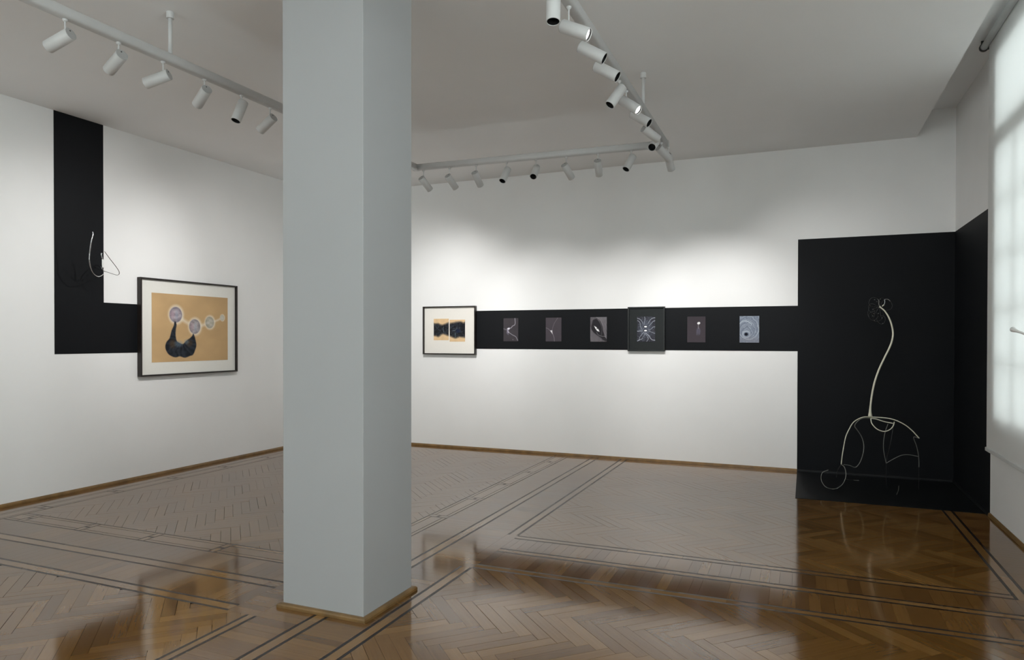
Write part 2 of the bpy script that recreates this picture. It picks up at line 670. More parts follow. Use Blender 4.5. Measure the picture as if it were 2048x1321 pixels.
# right-hand border
pair(XB[5], XW[0], YA[0], YA[1], 'X')
border_run(XB[5], XR, YA[2], YA[1], 'X')
pair(XB[5], XR, YA[2], YA[3], 'X')
border_run(XB[5], XR, YA[4], YA[3], 'X')
pair(XB[5], XR, YA[4], YA[5], 'X')
# window border
pair(YA[1], YB, XW[0], XW[1], 'Y')
border_run(YA[1], YB, XW[1], XR, 'Y')
# left-hand border
chain(XV[1], XB[0], YL[0], YL[1], 'X', phase=-5.96)
border_run(XV[1], XB[0], YL[2], YL[1], 'X', 0.07, 0.1, 0)
pair(XL, XB[0], YL[2], YL[3], 'X')
border_run(XL, XB[0], YL[4], YL[3], 'X', 0.07, 0.1, 0)
pair(XL, XB[0], YL[4], YL[5], 'X')
chain(YL[2], YB, XV[0], XV[1], 'Y', phase=4.0)
border_run(YL[2], YB, XL, XV[0], 'Y', wide=0)
# herringbone fields
herring((XB[5], YA[0], XW[0], YB), 'X')
herring((XB[5], YF, XR, YA[5]), 'X')
herring((XV[1], YL[0], XB[0], YB), 'Y')
herring((XL, YF, -2.775, YL[5]), 'Y')

MAT_OF = dict(block=M_OAK, border=M_OAK_BORDER, fillet=M_FILLET, inlay=M_INLAY)
NAME_OF = dict(block='parquet_block', border='border_plank', fillet='border_fillet', inlay='inlay_strip')
THK = 0.009


def in_view(poly):
    cx = sum(p[0] for p in poly) / len(poly)
    cy = sum(p[1] for p in poly) / len(poly)
    d = np.array([cx, cy, 0]) - _O
    if d @ _F < 0.3:
        return 0.0
    pr = [project((p[0], p[1], 0)) for p in poly]
    if all(p[0] < 0 for p in pr) or all(p[0] > 2048 for p in pr) or all(p[1] > 1321 for p in pr):
        return 0.0
    mx, my = project((cx, cy, 0))
    if 560 < mx < 828 and my < 1200:      # behind the column
        return 0.0
    if cx > -0.03 and cy > 7.05:          # under the black corner
        return 0.0
    return poly_area(pr)


def piece_verts(poly, dz, tilt):
    cx = sum(p[0] for p in poly) / len(poly)
    cy = sum(p[1] for p in poly) / len(poly)
    top = [(x, y, dz + tilt[0] * (x - cx) + tilt[1] * (y - cy)) for x, y in poly]
    bot = [(x, y, -THK) for x, y in poly]
    n = len(poly)
    f = [tuple(range(n, 2 * n))]
    f += [(i, (i + 1) % n, n + (i + 1) % n, n + i) for i in range(n)]
    return bot + top, f, (cx, cy)


def grain_uv(me, vs, d, off):
    uvl = me.uv_layers.new(name='grain')
    for lp in me.loops:
        x, y = me.vertices[lp.vertex_index].co[:2]
        uvl.data[lp.index].uv = (x * d[0] + y * d[1] + off[0], -x * d[1] + y * d[0] + off[1])


for p in pieces:
    p['seen'] = in_view(p['poly'])
LIMIT = dict(block=300, border=260, fillet=150, inlay=150)
for kind in ('block', 'border', 'fillet', 'inlay'):
    grp = sorted([p for p in pieces if p['kind'] == kind], key=lambda p: -p['seen'])
    singles = [p for p in grp[:LIMIT[kind]] if p['seen'] > 60]
    rest = grp[len(singles):]
    shared = {}
    for p in singles:
        lift = 0.0 if kind != 'block' else random.uniform(-0.0004, 0.0)
        tilt = (random.gauss(0, 0.0007), random.gauss(0, 0.0007)) if kind in ('block', 'border') else (0, 0)
        vs, fs, c = piece_verts([(x, y) for x, y in p['poly']], 0.0, (0, 0))
        if p['full']:
            key = (round(p['d'][0], 2), round(p['d'][1], 2), p['gap'], random.randrange(3))
        else:
            key = None
        if key is not None and key in shared:
            me = shared[key]
        else:
            me = bpy.data.meshes.new(NAME_OF[kind])
            me.from_pydata([(v[0] - c[0], v[1] - c[1], v[2]) for v in vs], [], fs)
            me.update()
            grain_uv(me, vs, p['d'], (random.uniform(0, 9), random.uniform(0, 9)))
            me.materials.append(MAT_OF[kind])
            if key is not None:
                shared[key] = me
        o = link(NAME_OF[kind], me, floor)
        o.location = (c[0], c[1], lift)
        o.rotation_euler = (tilt[1], -tilt[0], 0)
    if rest:
        V, Fc, UV = [], [], []
        for p in rest:
            tilt = (random.gauss(0, 0.0007), random.gauss(0, 0.0007)) if kind in ('block', 'border') else (0, 0)
            vs, fs, c = piece_verts(p['poly'], 0.0 if kind != 'block' else random.uniform(-0.0004, 0), tilt)
            n = len(V)
            V += vs
            off = (random.uniform(0, 9), random.uniform(0, 9))
            for f in fs:
                Fc.append(tuple(i + n for i in f))
                for i in f:
                    x, y = vs[i][:2]
                    UV.append((x * p['d'][0] + y * p['d'][1] + off[0], -x * p['d'][1] + y * p['d'][0] + off[1]))
        me = bpy.data.meshes.new(NAME_OF[kind] + '_mass')
        me.from_pydata(V, [], Fc)
        me.update()
        uvl = me.uv_layers.new(name='grain')
        uvl.data.foreach_set('uv', np.array(UV, dtype=np.float32).ravel())
        me.materials.append(MAT_OF[kind])
        o = link('distant_' + NAME_OF[kind] + 's', me, floor)
        o['kind'] = 'stuff'

# black sheet carried down onto the floor
tag(mesh_obj('black_floor_sheet', [(-0.040, 7.03, 0.0008), (XR, 7.03, 0.0008), (XR, YB, 0.0008), (-0.032, YB, 0.0008),
                                   (-0.040, 7.03, 0.003), (XR, 7.03, 0.003), (XR, YB, 0.003), (-0.032, YB, 0.003)], BOX_F, M_BLACKFLOOR, floor),
    'black sheet continuing from the wall onto the parquet')


# baseboards: small oak quarter mouldings
def moulding(name, p0, p1, inward, mat, h=0.030, w=0.016, parent=None):
    p0, p1, inward = np.array(p0, float), np.array(p1, float), np.array(inward, float)
    prof = [(0, 0.0), (w, 0.0), (w, h * 0.45), (w * 0.75, h * 0.8), (w * 0.3, h), (0, h)]
    v = []
    for p in (p0, p1):
        for a, z in prof:
            q = p[:2] + inward[:2] * a
            v.append((q[0], q[1], z + 0.0005))
    n = len(prof)
    f = [(i, (i + 1) % n, n + (i + 1) % n, n + i) for i in range(n)] + [tuple(range(n))[::-1], tuple(range(n, 2 * n))]
    return mesh_obj(name, v, f, mat, parent)


tag(moulding('baseboard_left', (XL, YF, 0), (XL, YB, 0), (1, 0), M_SKIRT), 'narrow varnished oak moulding along the wall with the L shape', kind='structure')
bb = tag(moulding('baseboard_back', (XL, YB, 0), (BXC, YB, 0), (0, -1), M_SKIRT), 'narrow varnished oak moulding under the long white wall', kind='structure')
moulding('black_painted_length', (BXC, YB - PT, 0), (XR, YB - PT, 0), (0, -1), M_BLACKFLOOR, parent=bb)
br = tag(moulding('baseboard_right', (XR, YF, 0), (XR, 6.96, 0), (-1, 0), M_SKIRT), 'narrow varnished oak moulding under the window', kind='structure')
moulding('black_painted_length', (XR - PT, 6.96, 0), (XR - PT, YB, 0), (-1, 0), M_BLACKFLOOR, parent=br)
tag(moulding('baseboard_front', (XL, YF, 0), (XR, YF, 0), (0, 1), M_SKIRT), 'narrow oak moulding behind the viewer', kind='structure')

# ------------------------------------------------------------------ column
CX0, CX1, CY0, CY1 = -2.666, -2.132, 3.062, 3.552
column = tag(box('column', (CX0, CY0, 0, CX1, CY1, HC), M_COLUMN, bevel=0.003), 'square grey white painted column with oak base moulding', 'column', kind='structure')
cw, ch = 0.026, 0.024


def col_trim(x0, y0, x1, y1, nx, ny):
    # mitred length of moulding with a rounded upper edge
    d = np.array([x1 - x0, y1 - y0]) / math.hypot(x1 - x0, y1 - y0)
    prof = [(0, 0.0), (cw, 0.0), (cw, ch * 0.55), (cw * 0.8, ch * 0.88), (cw * 0.45, ch), (0, ch)]
    v = []
    for (px, py, s) in ((x0, y0, -1), (x1, y1, 1)):
        for a, z in prof:
            v.append((px + nx * a + d[0] * s * a, py + ny * a + d[1] * s * a, z + 0.0005))
    n = len(prof)
    f = [(i, (i + 1) % n, n + (i + 1) % n, n + i) for i in range(n)] + [tuple(range(n))[::-1], tuple(range(n, 2 * n))]
    mesh_obj('base_moulding', v, f, M_SKIRT, column)


col_trim(CX0, CY0, CX1, CY0, 0, -1)
col_trim(CX1, CY0, CX1, CY1, 1, 0)
col_trim(CX1, CY1, CX0, CY1, 0, 1)
col_trim(CX0, CY1, CX0, CY0, -1, 0)


# ------------------------------------------------------------------ windows
def make_window(name, u0, u1, s, h, wall, label, cols=4):
    """timber casement with a transom light; wall 'right' or 'front'"""
    root = empty(name, ((XR + 0.05, (u0 + u1) / 2, s) if wall == 'right' else ((u0 + u1) / 2, YF - 0.05, s)))
    tag(root, label, kind='structure')
    loc = np.array(root.location)

    def put(nm, a0, z0, a1, z1, d0, d1, mat):
        if wall == 'right':
            b = (XR + d0 - 0.085, a0, z0, XR + d1 - 0.085, a1, z1)
        else:
            b = (a0, YF - d1, z0, a1, YF - d0, z1)
        b = (b[0] - loc[0], b[1] - loc[1], b[2] - loc[2], b[3] - loc[0], b[4] - loc[1], b[5] - loc[2])
        return box(nm, b, mat, root)
    fr = 0.06
    put('jamb', u0, s, u0 + fr, h, 0.03, 0.10, M_WINFRAME)
    put('jamb', u1 - fr, s, u1, h, 0.03, 0.10, M_WINFRAME)
    put('head_rail', u0 + fr, h - fr, u1 - fr, h, 0.03, 0.10, M_WINFRAME)
    put('bottom_rail', u0 + fr, s, u1 - fr, s + 0.09, 0.03, 0.10, M_WINFRAME)
    zt = h - 0.67
    put('transom', u0 + fr, zt - 0.11, u1 - fr, zt + 0.05, 0.02, 0.11, M_WINFRAME)
    mid = (u0 + u1) / 2
    put('meeting_stile', mid - 0.05, s + 0.09, mid + 0.05, zt - 0.11, 0.025, 0.10, M_WINFRAME)
    put('meeting_stile', mid - 0.03, zt + 0.05, mid + 0.03, h - fr, 0.03, 0.10, M_WINFRAME)
    zs = np.linspace(s + 0.09, zt - 0.11, 6)
    xs0 = [u0 + fr, mid + 0.05]
    xs1 = [mid - 0.05, u1 - fr]
    for a0, a1 in zip(xs0, xs1):
        c = (a0 + a1) / 2
        put('glazing_bar', c - 0.022, s + 0.09, c + 0.022, zt - 0.11, 0.04, 0.085, M_WINFRAME)
        for z in zs[1:-1]:
            put('glazing_bar', a0, z - 0.018, c - 0.022, z + 0.018, 0.045, 0.08, M_WINFRAME)
            put('glazing_bar', c + 0.022, z - 0.018, a1, z + 0.018, 0.045, 0.08, M_WINFRAME)
        for q0, q1 in ((a0, c - 0.022), (c + 0.022, a1)):
            for i in range(5):
                put('pane', q0, zs[i] + (0.018 if i else 0), q1, zs[i + 1] - (0.018 if i < 4 else 0), 0.060, 0.063, M_GLASS)
        put('pane', a0 - (0.0 if a0 < mid else 0.02), zt + 0.05, a1 + (0.02 if a1 < mid else 0), h - fr, 0.060, 0.063, M_GLASS)
    return root


make_window('window_1', *RIGHT_WINDOWS[0], 'right', 'tall paned window glowing behind the sheer blind')
make_window('window_5', *RIGHT_WINDOWS[1], 'right', 'unseen tall paned window added to the window wall beside the viewer')  # out of view, added for daylight on the column's right face
make_window('window_2', *FRONT_WINDOWS[0], 'front', 'tall paned window behind the viewer, nearest the wall with the L shape')
make_window('window_3', *FRONT_WINDOWS[1], 'front', 'tall paned window in the middle of the wall behind the viewer')
make_window('window_4', *FRONT_WINDOWS[2], 'front', 'tall paned window behind the viewer, nearest the window wall')


def make_blind(u0, u1, label):
    d = 0.125
    X = XR - d
    root = empty('roller_blind', (XR, (u0 + u1) / 2, 3.86))
    tag(root, label, 'blind')
    off = Vector(root.location)
    zt, zb = 3.876, 0.630
    v, f = tube([(X, u0 - 0.10, zt), (X, u1 + 0.04, zt)], 0.026, 16)
    mesh_obj('roller_tube', [Vector(p) - off for p in v], f, M_WINFRAME, root, True)
    # fabric: slightly rippled thin sheet
    n, mz = 24, 30
    vs, fs = [], []
    th = 0.0012
    for side in (0, 1):
        for j in range(mz + 1):
            z = zt - (zt - zb) * j / mz
            for i in range(n + 1):
                y = u0 + (u1 - u0) * i / n
                x = X + 0.026 + 0.004 * math.sin(y * 7.1) * (j / mz) + 0.003 * math.sin(y * 19) * (j / mz) + side * th
                vs.append(Vector((x, y, z)) - off)
    W = n + 1
    N = W * (mz + 1)
    for j in range(mz):
        for i in range(n):
            a = j * W + i
            fs.append((a, a + W, a + W + 1, a + 1))
    fabric = mesh_obj('fabric', vs[:N], fs, M_BLIND, root, True)
    b = (X + 0.016, u0, zb - 0.028, X + 0.036, u1, zb + 0.002)
    box('bottom_bar', (b[0] - off[0], b[1] - off[1], b[2] - off[2], b[3] - off[0], b[4] - off[1], b[5] - off[2]), M_WINFRAME, root, 0.004)
    for y in (u0 - 0.112, u1 + 0.04):
        mbb = MB()
        mbb.box(X - 0.02, y, zt - 0.02, XR, y + 0.012, zt + 0.055)
        vv, ff = lathe([(0.034, -0.008), (0.034, 0.008)], 20)
        mbb.add([(X + p[0], y + 0.006 + p[2], zt + p[1]) for p in vv], ff)
        mesh_obj('bracket', [Vector(p) - off for p in mbb.v], mbb.f, M_BRACKET, root)
    return root


make_blind(3.95, 6.63, 'sheer white roller blind over the window at the right edge')

# ------------------------------------------------------------------ lighting track
ZR = 3.345
RW, RH = 0.034, 0.034          # half width and half height of the rail
P_NEAR_L = (-3.885, -1.2, ZR)
P_BACK_L = tuple(on(833, 335.5, 2, ZR))
P_BACK_R = tuple(on(1330, 288.5, 2, ZR))
_n = np.array((-1.172, 3.6, ZR))
P_NEAR_R = tuple(np.array(P_BACK_R) + (_n - np.array(P_BACK_R)) * ((-1.2 - P_BACK_R[1]) / (_n[1] - P_BACK_R[1])))
_n = on(200, 57, 2, ZR)
P_NEAR_L = tuple(np.array(P_BACK_L) + (_n - np.array(P_BACK_L)) * ((-1.2 - P_BACK_L[1]) / (_n[1] - P_BACK_L[1])))


def arm_x(side, y):
    a, b = (P_NEAR_L, P_BACK_L) if side == 'L' else (P_NEAR_R, P_BACK_R)
    return a[0] + (b[0] - a[0]) * (y - a[1]) / (b[1] - a[1])


track = empty('lighting_track', ((P_BACK_L[0] + P_BACK_R[0]) / 2, 6.5, HC))
tag(track, 'white U shaped lighting rail hung below the ceiling on short rods', 'lighting rail')
t_off = np.array(track.location)


def rail(p, q):
    p, q = np.array(p), np.array(q)
    d = (q - p) / np.linalg.norm(q - p)
    s = np.cross(d, (0, 0, 1))
    prof = []
    for k in range(20):
        a = 2 * math.pi * k / 20
        cx, cz = math.cos(a), math.sin(a)
        e = 0.62
        prof.append((RW * math.copysign(abs(cx) ** e, cx), RH * math.copysign(abs(cz) ** e, cz)))
    v = [pt + s * a + np.array((0, 0, 1)) * b - t_off for pt in (p - d * RW, q + d * RW) for a, b in prof]
    n = 20
    f = [(i, n + i, n + (i + 1) % n, (i + 1) % n) for i in range(n)] + [tuple(range(n)), tuple(range(n, 2 * n))[::-1]]
    o = mesh_obj('rail_length', v, f, M_TRACK, track)
    for pl in o.data.polygons:
        pl.use_smooth = len(pl.vertices) == 4
    return o


rail(P_NEAR_L, P_BACK_L)
rail(P_BACK_L, P_BACK_R)
rail(P_BACK_R, P_NEAR_R)


def rod(x, y):
    v, f = tube([(x, y, ZR + RH * 0.8), (x, y, HC - 0.012)], 0.013, 12)
    o = mesh_obj('suspension_rod', [np.array(p) - t_off for p in v], f, M_TRACK, track, True)
    v, f = lathe([(0.024, 0), (0.024, 0.040), (0.020, 0.044)], 20)
    mesh_obj('ceiling_cup', [np.array(p) + np.array((x, y, HC - 0.044)) - t_off for p in v], f, M_TRACK, o, False)


for sd, y in (('L', 3.35), ('R', 5.58), ('L', 0.6), ('L', 6.1), ('R', 2.6)):
    rod(arm_x(sd, y), y)
# small dark fixing screws on top edge of the left rail
for px, py in ((326, 100), (380, 124), (479, 168)):
    p = on(px, py, 0, -3.87 + RW * 0.7)
    v, f = lathe([(0.006, -0.004), (0.006, 0.004)], 8)
    mesh_obj('fixing_screw', [np.array(q) + np.array((arm_x('L', p[1]), p[1], ZR + RH)) - t_off for q in v], f, M_SCREW, track)

# ------------------------------------------------------------------ spotlights
SL, SR = 0.168, 0.036         # body length and radius
v, f = lathe([(SR * 0.93, 0.0), (SR, -0.003), (SR, -SL + 0.001), (SR - 0.001, -SL), (SR - 0.004, -SL), (SR - 0.0045, -SL + 0.004), (SR - 0.0045, -0.10)], 32, True, False)
me_body = bpy.data.meshes.new('body')
me_body.from_pydata(v, [], f)
me_body.materials.append(M_TRACK)
me_body.shade_smooth()
v, f = lathe([(SR - 0.0046, -SL + 0.003), (SR - 0.007, -SL + 0.02), (SR - 0.010, -SL + 0.055)], 32, False, False)
me_baffle = bpy.data.meshes.new('baffle')
me_baffle.from_pydata(v, [], [q[::-1] for q in f])
me_baffle.materials.append(M_BAFFLE)
me_baffle.shade_smooth()
v, f = lathe([(SR * 0.97, -0.001), (SR * 0.97, 0.0015), (SR * 0.84, 0.0018), (SR * 0.82, 0.0008)], 32, False, True)
me_cap = bpy.data.meshes.new('back_cap')
me_cap.from_pydata(v, [], f)
me_cap.materials.append(M_CAP)


def lens_mesh(name, mat, z):
    v, f = lathe([(SR - 0.0065, z), (SR * 0.5, z - 0.003), (0.002, z - 0.005)], 28, True, True)
    me = bpy.data.meshes.new(name)
    me.from_pydata(v, [], f)
    me.materials.append(mat)
    return me


me_lens_off = lens_mesh('lens', M_LENS_OFF, -SL + 0.050)
me_lens_on = lens_mesh('lens', M_LENS_ON, -SL + 0.014)
me_lens_deep = lens_mesh('lens', M_LENS_OFF, -SL + 0.062)
v, f = lathe([(0.0045, -0.001), (0.0045, 0.003)], 10)
me_screw = bpy.data.meshes.new('cap_screw')
me_screw.from_pydata(v, [], f)
me_screw.materials.append(M_SCREW)
v, f = lathe([(0.010, 0.0), (0.010, 0.012), (0.004, 0.018), (0.004, 1.0)], 12)
AIMS = []


def spotlight(bpx, fpx, plane, toward, label, watts=0.0, size=69, lit=False, group=None, aim=None, exact=None):
    """bpx: photo pixel of the rear end, fpx: of the mouth; plane: (axis, value fn)"""
    ax, val = plane
    PV = 0.25                                     # the stem holds the body a quarter of its length from the rear
    ppx = (bpx[0] + PV * (fpx[0] - bpx[0]), bpx[1] + PV * (fpx[1] - bpx[1]))
    if callable(val):                             # skew arm: refine the plane at the stem
        v0 = val(None)
        for _ in range(4):
            A = on(ppx[0], ppx[1], ax, v0)
            v0 = val(A)
    else:
        A = on(ppx[0], ppx[1], ax, val)
    d = ray(*fpx)
    d = d / np.linalg.norm(d)
    rest = SL * (1 - PV)
    if aim is not None:
        # the mouth lies on its pixel's ray, at the depth that sends the beam to height aim on the wall
        best = None
        for t in np.linspace(np.linalg.norm(A - _O) - 0.02, np.linalg.norm(A - _O) + 0.6, 600):
            q = _O + d * t - A
            wax, wv = (0, XL) if group == G1 else (1, YB)
            if q[wax] * (1 if wax else -1) <= 1e-4:
                continue
            z = A[2] + q[2] * (wv - A[wax]) / q[wax]
            if best is None or abs(z - aim) < best[0]:
                best = (abs(z - aim), q)
        D = best[1] / np.linalg.norm(best[1])
    else:
        oc = _O - A
        bq = d @ oc
        disc = bq * bq - (oc @ oc - rest * rest)
        t = -bq if disc <= 0 else (-bq - math.sqrt(disc) if toward else -bq + math.sqrt(disc))
        D = _O + d * t - A
        D = D / np.linalg.norm(D)
    A[2] = min(A[2], ZR - RH - 0.078)
    if exact is not None:
        A, D = exact
    B = A - D * SL * PV
    AIMS.append((label, B, D))
    # local -Z -> D
    z = -D
    x = np.cross((0, 0, 1.0), z)
    x = x / np.linalg.norm(x) if np.linalg.norm(x) > 1e-6 else np.array((1.0, 0, 0))
    y = np.cross(z, x)
    Mx = Matrix.Identity(4)
    for i in range(3):
        Mx[i][0], Mx[i][1], Mx[i][2], Mx[i][3] = x[i], y[i], z[i], B[i]
    root = bpy.data.objects.new('track_spotlight', None)
    root.empty_display_size = 0.05
    col.objects.link(root)
    root.matrix_basis = Mx
    tag(root, label, 'spotlight', group)
    b = link('body', me_body, root)
    link('baffle', me_baffle, root)
    link('lens', me_lens_on if lit else (me_lens_off if watts == 0 else me_lens_deep), root)
    c = link('back_cap', me_cap, root)
    link('cap_screw', me_screw, c, Matrix.Translation((0, SR * 0.52, 0.0)))
    # stem from the rail to the rim of the rear end
    zt = ZR - RH - 0.0006
    iv = Mx.inverted()
    sv, sf = tube([(A[0], A[1], zt - 0.006), (A[0], A[1], A[2] + SR * 0.6)], 0.0048, 10)
    mesh_obj('stem', [iv @ Vector(p) for p in sv], sf, M_TRACK, root)
    av, af = lathe([(0.008, zt - 0.016), (0.014, zt - 0.008), (0.014, zt)], 14)
    mesh_obj('rail_adapter', [iv @ Vector((A[0] + p[0], A[1] + p[1], p[2])) for p in av], af, M_TRACK, root)
    if watts > 0:
        l = bpy.data.lights.new('spotlight_lamp', 'SPOT')
        l.energy = watts
        l.spot_size = math.radians(size)
        l.spot_blend = 1.0
        l.shadow_soft_size = 0.022
        l.color = (1.0, 0.99, 0.975)
        lo = bpy.data.objects.new('spotlight_lamp', l)
        col.objects.link(lo)
        lo.parent = root
        lo.matrix_basis = Matrix.Translation((0, 0, -SL + 0.004))
    return root


LEFT_PL = (0, lambda A: arm_x('L', 3.5 if A is None else A[1]))
RIGHT_PL = (0, lambda A: arm_x('R', 4.5 if A is None else A[1]))
BACK_PL = (1, lambda A: 6.5 if A is None else P_BACK_L[1] + (P_BACK_R[1] - P_BACK_L[1]) * (A[0] - P_BACK_L[0]) / (P_BACK_R[0] - P_BACK_L[0]))
W0 = 60
G1, G2, G3 = 'spotlights on the left arm of the rail', 'spotlights on the back arm of the rail', 'spotlights on the right arm of the rail'
for bp_, fp_, tw, w, zt_, lb in (
    ((142, 67.6), (95, 94.7), False, 0.65, 2.20, 'white cylinder spotlight on the left rail arm, nearest the left edge of the view'),
    ((244.5, 108.5), (215.5, 143.5), False, 0.4, 2.10, 'second white spotlight along the left rail arm from the left edge'),
    ((333.6, 151.1), (304.5, 162.0), False, 0.35, 2.20, 'white spotlight tilted almost level below the rod of the left rail arm'),
    ((413.7, 178.7), (394.4, 209.8), False, 0.65, 1.80, 'white spotlight left of the one with a dark mouth on the left rail arm'),
    ((486.8, 204.5), (471.2, 242.0), True, 0.0, 0.00, 'white spotlight showing its dark mouth, the only such one left of the column'),
    ((546.4, 235.6), (522.2, 259.2), False, 0.6, 1.70, 'white spotlight closest to the column on the left rail arm'),
):
    spotlight(bp_, fp_, LEFT_PL, tw, lb, w * W0, group=G1, aim=None if tw else zt_)


for bp_, fp_, tw, w, lb in (
    ((843.5, 357.4), (857.5, 376.0), False, 0.65, 'white spotlight at the rail corner right beside the column'),
    ((896.5, 353.5), (908.5, 371.8), False, 0.55, 'white spotlight second from the column on the back rail arm'),
    ((949.2, 345.1), (961.5, 372.5), False, 0.45, 'white spotlight third from the column, pointing steeply down at the back wall'),
    ((1015.5, 338.3), (1004.6, 362.5), True, 0.0, 'white spotlight with a dark mouth, leftmost such one on the back rail arm'),
    ((1073.6, 334.9), (1066.4, 353.7), True, 0.0, 'white spotlight with a round dark mouth facing the viewer, mid back rail arm'),
    ((1129.0, 330.8), (1142.3, 354.2), False, 0.8, 'white spotlight just right of the middle dark mouthed one on the back rail arm'),
    ((1195.0, 321.0), (1198.6, 352.7), False, 1.1, 'white spotlight hanging almost upright on the back rail arm'),
    ((1266.0, 313.0), (1251.7, 339.0), True, 0.0, 'white spotlight with a dark mouth, rightmost on the back rail arm'),
    ((1335.0, 311.0), (1342.0, 337.0), False, 2.1, 'white spotlight hanging lowest just past the back right rail corner'),
):
    spotlight(bp_, fp_, BACK_PL, tw, lb, w * W0, group=G2, aim=None if tw else 1.42)
for bp_, fp_, tw, w, lit, lb in (
    ((1107.5, -16.0), (1106.3, 43.6), True, 0.0, False, 'large white spotlight cut by the top edge, pointing straight down'),
    ((1124.0, 51.6), (1178.2, 69.6), True, 0.5, True, 'white spotlight with a glowing mouth nearest the top edge'),
    ((1160.0, 93.0), (1209.0, 117.4), True, 0.0, False, 'white spotlight with a dark mouth just below the upper glowing one'),
    ((1191.5, 131.5), (1235.3, 154.0), True, 0.0, False, 'second dark mouthed white spotlight below the upper glowing one'),
    ((1245.0, 166.0), (1219.3, 201.8), True, 0.0, False, 'white spotlight on the right rail arm pointing down to the left'),
    ((1244.0, 200.0), (1277.4, 220.8), True, 0.5, True, 'white spotlight with a glowing mouth, lower of the two'),
    ((1264.5, 226.0), (1298.7, 244.9), True, 0.0, False, 'white spotlight with a narrow dark mouth just below the lower glowing one'),
    ((1287.5, 250.0), (1315.0, 271.0), False, 0.8, False, 'white spotlight pointing away to the right near the end of the right rail arm'),
    ((1313.0, 277.0), (1303.7, 289.9), True, 0.0, False, 'white spotlight with a round dark mouth at the back right rail corner'),
):
    spotlight(bp_, fp_, RIGHT_PL, tw, lb, w * W0, lit=lit, group=G3, aim=None if tw else 1.6)


A_ = np.array((arm_x('R', 6.40), 6.40, ZR - RH - 0.075))
D_ = np.array((0.30, YB, 1.6)) - A_
D_ /= np.linalg.norm(D_)
spotlight((0, 0), (0, 0), RIGHT_PL, False, 'white spotlight at the back right rail corner pointing down to the right', W0 * 0.9, group=G3, exact=(A_, D_))
# the rest of the left arm, behind the column: aimed at the picture, the wall end and the framed pair
for y, tgt, w_, lb in ((4.68, (XL, 6.25, 1.75), 2.0, 'white spotlight hidden behind the column, turned to the framed spheres'),
                   (5.35, (XL, 4.75, 2.1), 1.2, 'white spotlight hidden behind the column, turned back to the small wire sculpture'),
                   (5.75, (-4.95, YB, 1.6), 2.1, 'white spotlight hidden behind the column, turned to the framed pair'),
                   (6.05, (-4.25, YB, 1.6), 2.1, 'white spotlight hidden behind the column, nearest the back rail corner')):
    A_ = np.array((arm_x('L', y), y, ZR - RH - 0.085))
    D_ = np.array(tgt) - A_
    D_ /= np.linalg.norm(D_)
    spotlight(project(A_ - D_ * SL * 0.25), project(A_ + D_ * SL * 0.75), LEFT_PL, False, lb, W0 * w_, group=G1, exact=(A_, D_))


# ------------------------------------------------------------------ drawings: painted as vertex colour
def grid_noise(h, w, scale, seed=0, octaves=4):
    r = np.random.default_rng(seed)
    out = np.zeros((h, w))
    amp = 1.0
    tot = 0
    for o in range(octaves):
        n = max(2, int(scale * 2 ** o)) + 2
        g = r.random((n, n))
        yy = np.linspace(0, n - 1.001, h)
        xx = np.linspace(0, n - 1.001, w)
        y0, x0 = yy.astype(int), xx.astype(int)
        fy, fx = yy - y0, xx - x0
        fy, fx = (fy * fy * (3 - 2 * fy))[:, None], (fx * fx * (3 - 2 * fx))[None, :]
        a = g[np.ix_(y0, x0)] * (1 - fx) + g[np.ix_(y0, x0 + 1)] * fx
        b = g[np.ix_(y0 + 1, x0)] * (1 - fx) + g[np.ix_(y0 + 1, x0 + 1)] * fx
        out += amp * (a * (1 - fy) + b * fy)
        tot += amp
        amp *= 0.55
    return out / tot


